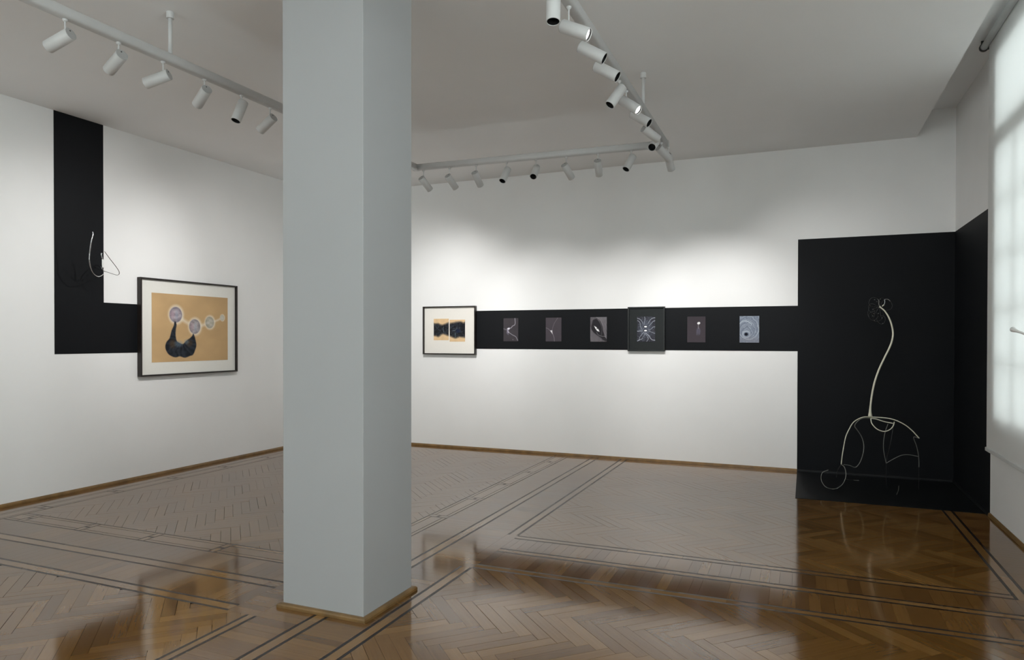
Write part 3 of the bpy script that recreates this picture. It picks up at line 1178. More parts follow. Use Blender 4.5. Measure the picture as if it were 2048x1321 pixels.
class Canvas:
    def __init__(s, w, h, aspect, rgb):
        s.w, s.h, s.asp = w, h, aspect          # aspect = width / height
        s.img = np.ones((h, w, 3)) * np.array(rgb, float)
        s.u, s.v = np.meshgrid(np.linspace(0, 1, w), np.linspace(0, 1, h))

    def blend(s, mask, rgb):
        m = np.clip(mask, 0, 1)[..., None]
        s.img = s.img * (1 - m) + np.array(rgb, float) * m

    def seg_dist(s, pts):
        best = np.full(s.u.shape, 9.0)
        par = np.zeros(s.u.shape)
        X, Y = s.u * s.asp, s.v
        n = len(pts) - 1
        for i in range(n):
            ax, ay = pts[i][0] * s.asp, pts[i][1]
            bx, by = pts[i + 1][0] * s.asp, pts[i + 1][1]
            dx, dy = bx - ax, by - ay
            L = dx * dx + dy * dy + 1e-12
            t = np.clip(((X - ax) * dx + (Y - ay) * dy) / L, 0, 1)
            dd = np.hypot(X - ax - t * dx, Y - ay - t * dy)
            k = dd < best
            best = np.where(k, dd, best)
            par = np.where(k, (i + t) / n, par)
        return best, par

    def stroke(s, pts, wd, rgb, a=1.0, soft=0.6, smooth=True, taper=None):
        if smooth and len(pts) > 2:
            pts = catmull([(p[0], p[1]) for p in pts], 6)
        d, par = s.seg_dist(pts)
        w = wd if taper is None else wd * (taper[0] + (taper[1] - taper[0]) * par)
        s.blend(a * np.clip((w - d) / (w * soft + 1e-9), 0, 1), rgb)

    def ellipse(s, cu, cv, ru, rv, rgb, a=1.0, soft=0.15, rot=0.0):
        X, Y = (s.u - cu) * s.asp, s.v - cv
        c, sn = math.cos(rot), math.sin(rot)
        x, y = X * c + Y * sn, -X * sn + Y * c
        r = np.hypot(x / (ru * s.asp), y / rv)
        s.blend(a * np.clip((1 - r) / soft + 0.5, 0, 1), rgb)
        return r

    def poly(s, pts, rgb, a=1.0, soft=0.012):
        inside = np.zeros(s.u.shape, bool)
        n = len(pts)
        for i in range(n):
            x0, y0 = pts[i]
            x1, y1 = pts[(i + 1) % n]
            c = ((y0 > s.v) != (y1 > s.v)) & (s.u < (x1 - x0) * (s.v - y0) / (y1 - y0 + 1e-12) + x0)
            inside ^= c
        d, _ = s.seg_dist(list(pts) + [pts[0]])
        sd = np.where(inside, d, -d)
        m = np.clip(sd / soft + 0.5, 0, 1)
        s.blend(a * m, rgb)
        return m, sd


def print_mat(name):
    m, nt, b = new_mat(name)
    at = nd(nt, 'ShaderNodeAttribute')
    at.attribute_name = 'ink'
    nt.links.new(at.outputs['Color'], b.inputs['Base Color'])
    b.inputs['Roughness'].default_value = 0.8
    b.inputs['Specular IOR Level'].default_value = 0.2
    return m


M_PRINT = print_mat('drawing_on_paper')


def sheet(name, canvas, origin, ux, vz, thick, normal, parent=None, off=(0, 0, 0), wobble=0.0):
    """paper sheet: origin top left, ux vector along width, vz vector down"""
    o0, ux, vz, nn = (np.array(a, float) for a in (origin, ux, vz, normal))
    h, w = canvas.h, canvas.w
    pts = (o0[None, None] + canvas.u[..., None] * ux + canvas.v[..., None] * vz + nn * thick)
    if wobble:
        e = np.minimum(np.minimum(canvas.u, 1 - canvas.u), np.minimum(canvas.v, 1 - canvas.v))
        pts = pts + nn * (wobble * grid_noise(h, w, 2, 5, 2))[..., None]
    pts = pts.reshape(-1, 3) - np.array(off)
    V = [tuple(p) for p in pts]
    F = []
    for j in range(h - 1):
        for i in range(w - 1):
            a = j * w + i
            F.append((a, a + w, a + w + 1, a + 1))
    # back and edge of the sheet
    n = len(V)
    cs = [0, w - 1, h * w - 1, (h - 1) * w]
    V += [tuple(np.array(V[c]) - nn * thick) for c in cs]
    F.append((n, n + 1, n + 2, n + 3))
    top = list(range(0, w))
    rgt = [j * w + w - 1 for j in range(h)]
    bot = [(h - 1) * w + i for i in range(w)][::-1]
    lft = [j * w for j in range(h)][::-1]
    for k, edge in enumerate((top, rgt, bot, lft)):
        F.append(tuple(edge) + (n + (k + 1) % 4, n + k))
    ob = mesh_obj(name, V, F, M_PRINT, parent)
    ca = ob.data.color_attributes.new('ink', 'FLOAT_COLOR', 'POINT')
    img = np.clip(canvas.img, 0, 255) / 255
    li = np.where(img <= 0.04045, img / 12.92, ((img + 0.055) / 1.055) ** 2.4).reshape(-1, 3)
    li = np.concatenate([li, li[cs]])
    ca.data.foreach_set('color', np.concatenate([li, np.ones((len(li), 1))], 1).astype(np.float32).ravel())
    return ob


def frame_rails(root, loc, c0, c1, axis, wall, depth, bar, mat, sgn):
    """four mitred bars around rectangle (c0=(u0,z0), c1=(u1,z1)); axis 0 = left wall (u=y), 1 = back wall (u=x)"""
    (u0, z0), (u1, z1) = c0, c1
    outer = [(u0, z0), (u1, z0), (u1, z1), (u0, z1)]
    inner = [(u0 + bar, z0 + bar), (u1 - bar, z0 + bar), (u1 - bar, z1 - bar), (u0 + bar, z1 - bar)]

    def P(u, z, d):
        p = (wall + sgn * d, u, z) if axis == 0 else (u, wall + sgn * d, z)
        return np.array(p) - loc
    for k in range(4):
        a, b = outer[k], outer[(k + 1) % 4]
        c, d = inner[(k + 1) % 4], inner[k]
        v = [P(*q, 0.0) for q in (a, b, c, d)] + [P(*q, depth) for q in (a, b, c, d)]
        mesh_obj('frame_bar', v, BOX_F, mat, root)


def pt(px, axis, wall):
    p = on(px[0], px[1], axis, wall)
    return (p[1], p[2]) if axis == 0 else (p[0], p[2])


# ---- large framed drawing on the left wall
FD = 0.054
root = empty('framed_drawing', (XL + PT, 5.93, 1.09))
tag(root, 'large dark framed drawing of four linked spheres on tan paper', 'picture')
loc = np.array(root.location)
fu0, fu1, fz0, fz1 = 5.241, 6.606, 1.092, 2.154
frame_rails(root, loc, (fu0, fz0), (fu1, fz1), 0, XL + PT, FD, 0.016, M_FRAME, 1)
box('backing_board', (0.001, fu0 + 0.017 - loc[1], fz0 + 0.017 - loc[2], 0.012, fu1 - 0.017 - loc[1], fz1 - 0.017 - loc[2]), M_BACKING, root)
box('mat_board', (0.0125, fu0 + 0.017 - loc[1], fz0 + 0.017 - loc[2], 0.024, fu1 - 0.017 - loc[1], fz1 - 0.017 - loc[2]), M_MAT, root)
XS = XL + PT + 0.026
c7 = lambda x, y: (270 + x / 6.005, 545 + y / 6.005)
tl, br_ = pt(c7(200, 243), 0, XS), pt(c7(1114, 1052), 0, XS)
sw, sh = br_[0] - tl[0], tl[1] - br_[1]


def uv1(x, y):
    p = pt(c7(x, y), 0, XS)
    return ((p[0] - tl[0]) / sw, (tl[1] - p[1]) / sh)


cv = Canvas(240, 186, sw / sh, (197, 164, 120))
nz = grid_noise(cv.h, cv.w, 3, 11)
cv.img *= (0.94 + 0.12 * nz)[..., None]
balls = [((490, 510), 76, 94, (176, 164, 172), (104, 100, 108)), ((718, 652), 71, 90, (174, 166, 168), (108, 104, 106)), ((897, 603), 58, 74, (190, 186, 172), (150, 146, 132)), ((1047, 547), 29, 38, (206, 202, 188), (186, 182, 166))]
U = [uv1(*b[0]) for b in balls]
Rr = [(b[1] / 914 / 1.03, b[2] / 790) for b in balls]
halo = (232, 224, 206)
for i in range(3):
    cv.stroke([U[i], ((U[i][0] + U[i + 1][0]) / 2, (U[i][1] + U[i + 1][1]) / 2 + 0.012), U[i + 1]], [0.046, 0.042, 0.028][i], halo, 0.7, 1.0)
for i in range(4):
    cv.ellipse(U[i][0] + 0.004, U[i][1], Rr[i][0] * 1.2, Rr[i][1] * 1.2, halo, 0.8, 0.34)
tex = grid_noise(cv.h, cv.w, 28, 3)
for i, b in enumerate(balls):
    r = cv.ellipse(U[i][0], U[i][1], Rr[i][0], Rr[i][1], b[3], 1.0, 0.1)
    m = np.clip((1.0 - r) * 8, 0, 1)
    cv.blend(m * np.clip((r - 0.45) * 1.3, 0, 0.8), b[4])
    cv.blend(m * np.clip(tex - 0.5, 0, 1) * 1.6, b[4])
    cv.blend(m * np.clip(0.5 - tex, 0, 1) * 1.4, (214, 208, 212))
    if i < 2:
        cv.ellipse(U[i][0] - Rr[i][0] * 0.55, U[i][1], Rr[i][0] * 0.35, Rr[i][1] * 0.5, (178, 140, 152), 0.35, 0.9)
        cv.ellipse(U[i][0] + Rr[i][0] * 0.15, U[i][1] + 0.01, Rr[i][0] * 0.22, Rr[i][1] * 0.6, (150, 160, 178), 0.45, 0.9)
out = [(474, 592), (466, 640), (440, 700), (416, 790), (375, 845), (366, 910), (395, 975), (440, 1008), (490, 1022), (540, 1010), (600, 1026), (660, 1004), (700, 985), (735, 890), (730, 830), (715, 770), (700, 738), (688, 762), (662, 790), (615, 825), (575, 862), (530, 846), (500, 822), (488, 760), (490, 690), (498, 640), (492, 596)]
pl = [uv1(*q) for q in catmull([(a, b) for a, b in out], 4)]
m, sd = cv.poly(pl, (38, 42, 50), 1.0, 0.014)
# radiating folds
cu, cvv = uv1(560, 800)
ang = np.arctan2(cv.v - cvv, (cv.u - cu) * cv.asp)
folds = 0.5 + 0.35 * np.sin(ang * 17 + 22 * grid_noise(cv.h, cv.w, 5, 21)) + 0.9 * (grid_noise(cv.h, cv.w, 16, 22) - 0.5)
cv.blend(m * np.clip(folds - 0.35, 0, 1) * 0.32 * np.clip(tex * 1.5, 0, 1), (96, 110, 124))
cv.blend(m * np.clip(0.5 - folds, 0, 1) * 0.9, (18, 19, 22))
cv.ellipse(*uv1(450, 860), 0.035, 0.06, (96, 72, 46), 0.55, 0.9)
cv.ellipse(*uv1(655, 850), 0.04, 0.05, (92, 70, 48), 0.5, 0.9)
cv.ellipse(*uv1(525, 860), 0.05, 0.045, (120, 142, 158), 0.45, 0.9)
cv.ellipse(*uv1(620, 835), 0.03, 0.035, (122, 144, 158), 0.45, 0.9)
sheet('tan_paper_drawing', cv, (XS - 0.0015, tl[0], tl[1]), (0, sw, 0), (0, 0, -sh), 0.0015, (1, 0, 0), root, loc)

# ---- framed pair of drawings, back wall
root = empty('framed_drawing', (-4.465, YB - PT, 1.284))
tag(root, 'dark framed pair of small black cloud drawings on white mat', 'picture')
loc = np.array(root.location)
ZF = YB - PT
fx0, fx1, fz0, fz1 = -4.866, -4.056, 1.286, 1.949
frame_rails(root, loc, (fx0, fz0), (fx1, fz1), 1, ZF, FD, 0.014, M_FRAME, -1)
box('backing_board', (fx0 + 0.015 - loc[0], -0.012, fz0 + 0.015 - loc[2], fx1 - 0.015 - loc[0], -0.001, fz1 - 0.015 - loc[2]), M_BACKING, root)
box('mat_board', (fx0 + 0.015 - loc[0], -0.024, fz0 + 0.015 - loc[2], fx1 - 0.015 - loc[0], -0.0125, fz1 - 0.015 - loc[2]), M_MAT_WARM, root)
c8 = lambda x, y: (840 + x / 12.008, 605 + y / 12.008)
YS = ZF - 0.026
for idx, (a, b, top, bot) in enumerate((((330, 398), (690, 912), [(0, .22), (.1, .235), (.3, .22), (.42, .27), (.6, .30), (.8, .24), (1, .18)], [(0, .78), (.2, .80), (.3, .84), (.4, .80), (.5, .73), (.62, .70), (.75, .73), (1, .79)]),
                                       ((712, 420), (1082, 946), [(0, .17), (.2, .15), (.4, .12), (.6, .10), (.75, .10), (.9, .16), (1, .12)], [(0, .74), (.12, .77), (.3, .83), (.4, .84), (.55, .80), (.65, .77), (.8, .79), (1, .81)]))):
    tl, br_ = pt(c8(*a), 1, YS), pt(c8(*b), 1, YS)
    sw, sh = br_[0] - tl[0], tl[1] - br_[1]
    cv = Canvas(96, 130, sw / sh, (222, 190, 148))
    cv.img *= (0.95 + 0.1 * grid_noise(cv.h, cv.w, 4, 31 + idx))[..., None]
    poly = [(-0.05, top[0][1])] + top + [(1.05, top[-1][1])] + [(1.05, bot[-1][1])] + bot[::-1] + [(-0.05, bot[0][1])]
    m, sd = cv.poly(poly, (27, 29, 35), 0.97, 0.11)
    cv.blend(m * np.clip(grid_noise(cv.h, cv.w, 12, 81 + idx) - 0.45, 0, 1) * 1.3, (78, 86, 92))
    sw_ = grid_noise(cv.h, cv.w, 5, 41 + idx, 5)
    st = 0.5 + 0.5 * np.sin(sw_ * 17 + cv.v * 5)
    cv.blend(m * np.clip(st - 0.6, 0, 1) * 0.7, (70, 84, 98))
    cv.blend(m * np.clip(0.35 - st, 0, 1) * 1.2, (6, 7, 12))
    if idx == 0:
        cv.stroke([(0.66, 0.38), (0.62, 0.48), (0.67, 0.62)], 0.02, (150, 168, 176), 0.6, 1.0)
        cv.stroke([(0.22, 0.4), (0.3, 0.5), (0.45, 0.58)], 0.015, (80, 92, 102), 0.7, 1.0)
    else:
        cv.stroke([(0.2, 0.50), (0.35, 0.48), (0.5, 0.40)], 0.014, (150, 168, 190), 0.7, 1.0)
        cv.stroke([(0.18, 0.42), (0.4, 0.39), (0.5, 0.36)], 0.012, (130, 146, 164), 0.6, 1.0)
        cv.stroke([(0.36, 0.62), (0.36, 0.70), (0.37, 0.78)], 0.022, (128, 170, 184), 0.55, 1.0)
        cv.ellipse(0.55, 0.52, 0.14, 0.09, (24, 34, 66), 0.7, 0.8)
    sheet('small_drawing', cv, (tl[0], YS + 0.0015, tl[1]), (sw, 0, 0), (0, 0, -sh), 0.0015, (0, -1, 0), root, loc)

# ---- black framed drawing
root = empty('framed_drawing', (-1.75, YB - PT, 1.35))
tag(root, 'small black framed drawing of pale branching lines with two white spots', 'picture')
loc = np.array(root.location)
BD = 0.034
fx0, fx1, fz0, fz1 = -1.974, -1.520, 1.352, 1.897
frame_rails(root, loc, (fx0, fz0), (fx1, fz1), 1, ZF, BD, 0.016, M_FRAME_BLACK, -1)
box('backing_board', (fx0 + 0.017 - loc[0], -0.010, fz0 + 0.017 - loc[2], fx1 - 0.017 - loc[0], -0.001, fz1 - 0.017 - loc[2]), M_BACKING, root)
box('mat_board', (fx0 + 0.017 - loc[0], -0.018, fz0 + 0.017 - loc[2], fx1 - 0.017 - loc[0], -0.0105, fz1 - 0.017 - loc[2]), M_MAT_BLACK, root)


def unit(a, b):
    """map crop coordinates to the unit square of a sheet with corners a (top left), b (bottom right)"""
    return lambda x, y: ((x - a[0]) / (b[0] - a[0]), (y - a[1]) / (b[1] - a[1]))


def flat_sheet(px0, px1, wall):
    tl, br_ = pt(px0, 1, wall), pt(px1, 1, wall)
    return tl, br_[0] - tl[0], tl[1] - br_[1]


YS = ZF - 0.0205
tl, sw, sh = flat_sheet((1274.2, 633.8), (1310.2, 684.2), YS)
cv = Canvas(90, 128, sw / sh, (50, 50, 57))
g = unit((1255, 170), (1672, 772))
cv.ellipse(0.48, 0.47, 0.34, 0.34, (86, 92, 106), 0.65, 0.9)
tx = grid_noise(cv.h, cv.w, 24, 51)
cv.blend(np.clip(tx - 0.5, 0, 1) * 1.4, (128, 136, 150))
cv.blend(np.clip(0.45 - tx, 0, 1) * 1.6, (30, 31, 38))
pale = (184, 190, 200)
for s_, w_ in (([(1260, 205), (1330, 240), (1370, 290), (1390, 340)], .018), ([(1265, 260), (1320, 310), (1330, 400), (1370, 480)], .016), ([(1430, 180), (1438, 230), (1425, 300), (1420, 360)], .016),
               ([(1670, 200), (1610, 210), (1560, 250), (1510, 330)], .022), ([(1670, 270), (1620, 290), (1580, 340), (1530, 400)], .018), ([(1670, 412), (1620, 425), (1590, 460), (1520, 490)], .017),
               ([(1262, 518), (1335, 515), (1400, 510)], .022), ([(1670, 572), (1610, 550), (1530, 520)], .016), ([(1265, 750), (1330, 720), (1390, 690)], .020), ([(1300, 740), (1320, 660), (1390, 570), (1430, 530)], .015),
               ([(1480, 760), (1515, 700), (1490, 640), (1430, 570)], .015), ([(1672, 735), (1600, 720), (1540, 650), (1460, 560)], .022), ([(1440, 560), (1420, 620), (1370, 690)], .011), ([(1560, 640), (1500, 600), (1460, 570)], .012)):
    cv.stroke([g(*q) for q in s_], w_, pale, 0.9, 0.9, taper=(1.0, 0.55))
for k in range(26):
    a = k / 26 * 2 * math.pi
    r0, r1 = 0.10, 0.22 + 0.1 * random.random()
    cv.stroke([(0.48 + r0 * math.cos(a), 0.47 + r0 * math.sin(a)), (0.48 + r1 * math.cos(a + 0.2), 0.47 + r1 * math.sin(a + 0.2))], 0.006, (150, 156, 168), 0.5, 1.0)
for y in (412, 505):
    cv.ellipse(*g(1448, y), 0.13, 0.05, (34, 35, 42), 0.8, 0.4)
    cv.ellipse(*g(1452, y), 0.085, 0.03, (248, 248, 250), 1.0, 0.35)
sheet('small_drawing', cv, (tl[0], YS + 0.0015, tl[1]), (sw, 0, 0), (0, 0, -sh), 0.0015, (0, -1, 0), root, loc)


# ---- unframed drawings pinned on the black stripe
def loose(px0, px1, label, cv, wob=0.0012):
    wall = YB - PT - 0.004
    tl, sw, sh = flat_sheet(px0, px1, wall)
    o = sheet('drawing_sheet', cv, (0, 0, 0), (sw, 0, 0), (0, 0, -sh), 0.0035, (0, -1, 0), None, (sw / 2, 0, -sh), wob)
    o.location = (tl[0] + sw / 2, YB - PT - 0.0005, tl[1] - sh)
    tag(o, label, 'drawing', 'small drawings on the black stripe')
    return o


ASP = 0.70
g = unit((185, 185), (625, 880))
cv = Canvas(78, 112, ASP, (62, 58, 62))
cv.img *= (0.96 + 0.08 * grid_noise(cv.h, cv.w, 4, 61))[..., None]
cv.stroke([g(*q) for q in ((525, 180), (532, 260), (535, 330), (515, 390), (450, 425), (420, 470), (350, 490))], 0.024, (160, 156, 166), 0.95, 0.8)
cv.stroke([g(*q) for q in ((330, 600), (400, 650), (460, 690), (550, 740), (585, 800), (610, 850))], 0.022, (150, 148, 156), 0.95, 0.8)
cv.stroke([g(*q) for q in ((350, 490), (315, 545), (330, 610))], 0.060, (196, 192, 208), 0.9, 1.0)
cv.stroke([g(*q) for q in ((185, 500), (250, 525), (300, 530))], 0.040, (120, 118, 128), 0.7, 1.0)
cv.stroke([g(*q) for q in ((310, 560), (290, 620), (330, 670))], 0.05, (128, 122, 142), 0.55, 1.0)
cv.ellipse(*g(335, 500), 0.09, 0.03, (226, 224, 232), 0.9, 0.8)
cv.ellipse(*g(468, 828), 0.03, 0.02, (130, 130, 134), 0.8, 0.8)
loose((1007, 637.0), (1036.5, 683.2), 'small dark drawing of a thick pale branching nerve, leftmost sheet on the black stripe', cv)

g = unit((1465, 165), (1935, 880))
cv = Canvas(78, 112, ASP, (74, 68, 74))
cv.img *= (0.96 + 0.08 * grid_noise(cv.h, cv.w, 4, 62))[..., None]
cv.stroke([g(*q) for q in ((1830, 165), (1780, 240), (1720, 340), (1680, 450), (1655, 560))], 0.014, (124, 118, 124), 0.9, 0.9)
cv.stroke([g(*q) for q in ((1475, 470), (1540, 500), (1600, 560), (1640, 600))], 0.016, (130, 124, 130), 0.9, 0.9)
cv.stroke([g(*q) for q in ((1660, 620), (1695, 700), (1720, 790), (1725, 880))], 0.018, (140, 134, 140), 0.9, 0.9)
cv.poly([g(*q) for q in ((1595, 550), (1660, 545), (1665, 600), (1670, 660), (1635, 610))], (222, 220, 222), 1.0, 0.02)
loose((1091.6, 636.0), (1122.8, 683.4), 'small dark drawing of three thin lines meeting in a pale triangle', cv)

g = unit((130, 180), (522, 765))
cv = Canvas(84, 120, ASP, (96, 92, 96))
cv.img *= (0.85 + 0.3 * grid_noise(cv.h, cv.w, 14, 63))[..., None]
cv.poly([g(*q) for q in ((150, 400), (190, 250), (270, 215), (360, 290), (420, 400), (450, 520), (480, 650), (522, 700), (522, 765), (430, 720), (330, 640), (220, 560), (150, 470))], (40, 38, 42), 0.95, 0.05)
for k in range(9):
    o_ = k * 26
    cv.stroke([g(*q) for q in ((270 + o_, 180 - k * 4), (380 + o_, 260), (430 + o_, 390), (450 + o_, 520), (500 + o_, 660))], 0.010, (158, 154, 160) if k else (196, 194, 198), 0.75, 1.0)
    cv.stroke([g(*q) for q in ((130 - k * 3, 410 + o_), (170 - k * 4, 510 + o_), (250 - k * 5, 590 + o_), (400 - k * 10, 690 + o_))], 0.009, (150, 146, 152), 0.7, 1.0)
cv.stroke([g(*q) for q in ((320, 250), (390, 380), (410, 500), (390, 620))], 0.010, (128, 126, 130), 0.8, 1.0)
cv.stroke([g(*q) for q in ((280, 540), (320, 600), (400, 635), (480, 640), (520, 690))], 0.016, (150, 148, 152), 0.85, 1.0)
cv.poly([g(*q) for q in ((218, 385), (275, 420), (330, 480), (352, 530), (295, 510), (250, 450))], (246, 246, 246), 1.0, 0.02)
cv.ellipse(*g(290, 452), 0.03, 0.02, (60, 58, 60), 1.0, 0.6)
loose((1180.8, 634.8), (1213.4, 684.0), 'small grey drawing of curved folds around a white almond, left of the black frame', cv)

g = unit((175, 165), (612, 785))
cv = Canvas(78, 112, ASP, (62, 56, 61))
cv.img *= (0.96 + 0.1 * cv.v + 0.04 * grid_noise(cv.h, cv.w, 4, 64))[..., None]
cv.stroke([g(*q) for q in ((440, 440), (415, 520), (405, 600))], 0.035, (92, 88, 104), 0.7, 1.0)
cv.stroke([g(*q) for q in ((450, 440), (480, 500), (470, 590))], 0.035, (90, 86, 102), 0.7, 1.0)
cv.ellipse(*g(440, 520), 0.10, 0.13, (92, 90, 106), 0.6, 0.8)
cv.stroke([g(*q) for q in ((444, 350), (440, 400), (446, 450))], 0.020, (150, 148, 152), 0.9, 0.9)
cv.ellipse(*g(450, 325), 0.085, 0.046, (228, 228, 228), 1.0, 0.35, -0.3)
loose((1374.6, 633.8), (1410.9, 685.2), 'small dark drawing of a white bulb on a stalk, right of the black frame', cv)

g = unit((1438, 155), (1900, 790))
cv = Canvas(96, 132, ASP, (128, 138, 156))
cx_, cy_ = g(1595, 590)
X, Y = (cv.u - cx_) * cv.asp, cv.v - cy_
ecc = np.clip(np.hypot(X, Y), 0, 2)
rr = np.hypot(X + 0.10 * (-Y) - 0.05 * ecc * 3, Y + 0.42 * ecc)
tn = grid_noise(cv.h, cv.w, 7, 65)
rings = 0.35 + 0.3 * (0.5 + 0.5 * np.sin(rr * 62 + 6 * tn + np.arctan2(Y, X))) + 0.35 * (0.5 + 0.5 * np.sin(rr * 118 + 11 * tn))
cv.blend(np.clip(rings - 0.5, 0, 1) * 1.2, (202, 212, 226))
cv.blend(np.clip(0.45 - rings, 0, 1) * 1.3, (72, 84, 102))
fine = grid_noise(cv.h, cv.w, 40, 66)
low = np.clip((cv.v - 0.72 - 0.25 * (cv.u - 0.5) ** 2) * 8, 0, 1)
cv.blend(low * 0.8, (142, 146, 160))
cv.blend(np.clip(fine - 0.5, 0, 1) * 1.2, (214, 220, 230))
cv.stroke([g(*q) for q in ((1440, 335), (1500, 280), (1580, 270), (1660, 300), (1725, 355))], 0.022, (222, 232, 242), 0.9, 0.9)
cv.stroke([g(*q) for q in ((1445, 590), (1520, 670), (1620, 710), (1720, 700), (1810, 640), (1880, 530), (1895, 420))], 0.016, (214, 222, 232), 0.85, 0.9)
cv.ellipse(cx_, cy_, 0.20, 0.135, (206, 214, 226), 0.85, 0.3)
cv.ellipse(cx_ + 0.01, cy_ + 0.005, 0.15, 0.095, (120, 132, 152), 0.8, 0.4)
cv.ellipse(cx_, cy_, 0.09, 0.056, (22, 26, 38), 1.0, 0.3)
cv.img *= 0.86
loose((1479.4, 632.8), (1518.2, 685.8), 'small silvery drawing of a swirling vortex, rightmost sheet on the black stripe', cv)


# ------------------------------------------------------------------ wire sculptures
def wire(name, pts, rad, mat, parent, off, sides=8, n=8):
    """pts world points; rad number or (list per control point)"""
    path = catmull(pts, n)
    if hasattr(rad, '__len__'):
        r = np.interp(np.linspace(0, 1, len(path)), np.linspace(0, 1, len(rad)), rad)
    else:
        r = [rad] * len(path)
    v, f = tube(path, list(r), sides)
    return mesh_obj(name, [p - off for p in v], f, mat, parent, True)


# ---- standing flower-like sculpture in the black corner
YSC = 7.78
base = on(1740, 968, 1, YSC)
root = empty('wire_sculpture', (base[0], YSC, 0.003))
tag(root, 'tall cream stem on arching wire legs standing before the black corner', 'sculpture')
off = np.array(root.location)
S = lambda px, py, y=YSC: on(px, py, 1, y)
D5 = lambda x, y, yy=YSC: on(1630 + x / 6.952, 810 + y / 6.952, 1, yy)
FZ = 0.009


def D5f(x, y):
    return on(1630 + x / 6.952, 810 + y / 6.952, 2, FZ)


stem = [(1759, 613.5), (1762, 616), (1769, 622), (1777, 634), (1783.5, 651), (1786, 668), (1783.5, 684), (1777, 700), (1767.5, 719), (1757, 742), (1749, 766), (1744, 790), (1741.2, 812), (1740.4, 824), (1740.4, 833)]
wire('stem', [S(*q) for q in stem], [0.010, 0.0065, 0.0065, 0.0072, 0.0078, 0.0082, 0.0086, 0.0086, 0.0088, 0.0088, 0.009, 0.009, 0.009, 0.0125, 0.020], M_CREAM, root, off, 14)
WR = 0.0049
wire('arched_wire', [D5(770, 172), D5(680, 172, 7.74), D5(600, 200, 7.72), D5(530, 250, 7.70), D5(480, 330, 7.68), D5(430, 440, 7.67), D5(400, 580, 7.66), D5(380, 700, 7.65), D5(364, 830, 7.65)], WR, M_CREAM, root, off)
wire('arched_wire', [D5(770, 172), D5(900, 178), D5(1020, 190), D5(1130, 220), D5(1250, 280), D5(1350, 360), D5(1450, 468)], WR, M_CREAM, root, off)
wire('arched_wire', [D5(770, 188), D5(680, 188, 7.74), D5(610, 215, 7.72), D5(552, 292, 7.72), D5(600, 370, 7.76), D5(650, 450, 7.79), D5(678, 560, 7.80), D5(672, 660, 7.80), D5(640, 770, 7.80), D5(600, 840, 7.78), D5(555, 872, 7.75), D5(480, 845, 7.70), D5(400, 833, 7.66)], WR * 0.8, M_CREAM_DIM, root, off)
wire('bowl_wire', [D5(775, 190), D5(790, 260, 7.75), D5(850, 330, 7.72), D5(920, 365, 7.71), D5(985, 370, 7.71), D5(1050, 340, 7.73), D5(1090, 290, 7.75), D5(1102, 240)], WR, M_CREAM, root, off)
wire('cross_wire', [D5(770, 190), D5(850, 200), D5(960, 235), D5(1085, 260)], WR, M_CREAM, root, off)
pf = D5(990, 815, 7.82)
foot = np.array((pf[0], 7.82, FZ))
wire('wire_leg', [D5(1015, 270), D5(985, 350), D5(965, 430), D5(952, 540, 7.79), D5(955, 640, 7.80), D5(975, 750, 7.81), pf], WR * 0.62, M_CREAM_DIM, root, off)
wire('shaded_leg_end', [pf, foot], WR * 0.62, M_SHADEWIRE, root, off)  # black colour stands in for the leg fading into shade
wire('wire_leg', [D5(1085, 260), D5(1080, 350), D5(1060, 480), D5(1030, 620, 7.80), D5(1000, 730, 7.82), pf], WR * 0.62, M_DARKWIRE, root, off)
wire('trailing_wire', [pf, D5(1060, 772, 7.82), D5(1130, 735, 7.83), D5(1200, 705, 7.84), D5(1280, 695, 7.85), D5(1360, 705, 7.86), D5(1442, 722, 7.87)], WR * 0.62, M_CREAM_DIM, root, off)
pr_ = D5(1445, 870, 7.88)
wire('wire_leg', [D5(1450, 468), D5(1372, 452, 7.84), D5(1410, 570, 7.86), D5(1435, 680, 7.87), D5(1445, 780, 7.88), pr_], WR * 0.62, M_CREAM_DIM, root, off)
wire('shaded_leg_end', [pr_, np.array((pr_[0], 7.88, FZ))], WR * 0.62, M_SHADEWIRE, root, off)  # shade on the lower leg, given as black colour
loop = [(364, 830, 7.65), (410, 872, 7.63), (430, 960, 7.58)]
low = D5f(235, 1172)
wire('looped_foot', [D5(364, 830, 7.65), D5(410, 872, 7.63), D5(430, 960, 7.58), D5(415, 1050, 7.53), D5(370, 1120, 7.48), D5(300, 1165, 7.45), low, D5(150, 1145, 7.46), D5(95, 1070, 7.50), D5(85, 1000, 7.54), D5(110, 940, 7.58), D5(185, 908, 7.60)], WR * 0.75, M_CREAM_DIM, root, off)
wire('looped_foot', [D5(364, 835, 7.65), D5(322, 900, 7.66), D5(300, 985, 7.68), D5(296, 1010, 7.68)], WR * 0.6, M_DARKWIRE, root, off)
wire('floor_wire', [D5(425, 1035, 7.535), D5f(480, 1046), D5f(610, 1056)], WR * 0.5, M_CREAM_DIM, root, off)
wire('floor_wire', [D5f(1165, 1130), D5f(1160, 1190), D5f(1135, 1250)], WR * 0.7, M_CREAM_DIM, root, off)
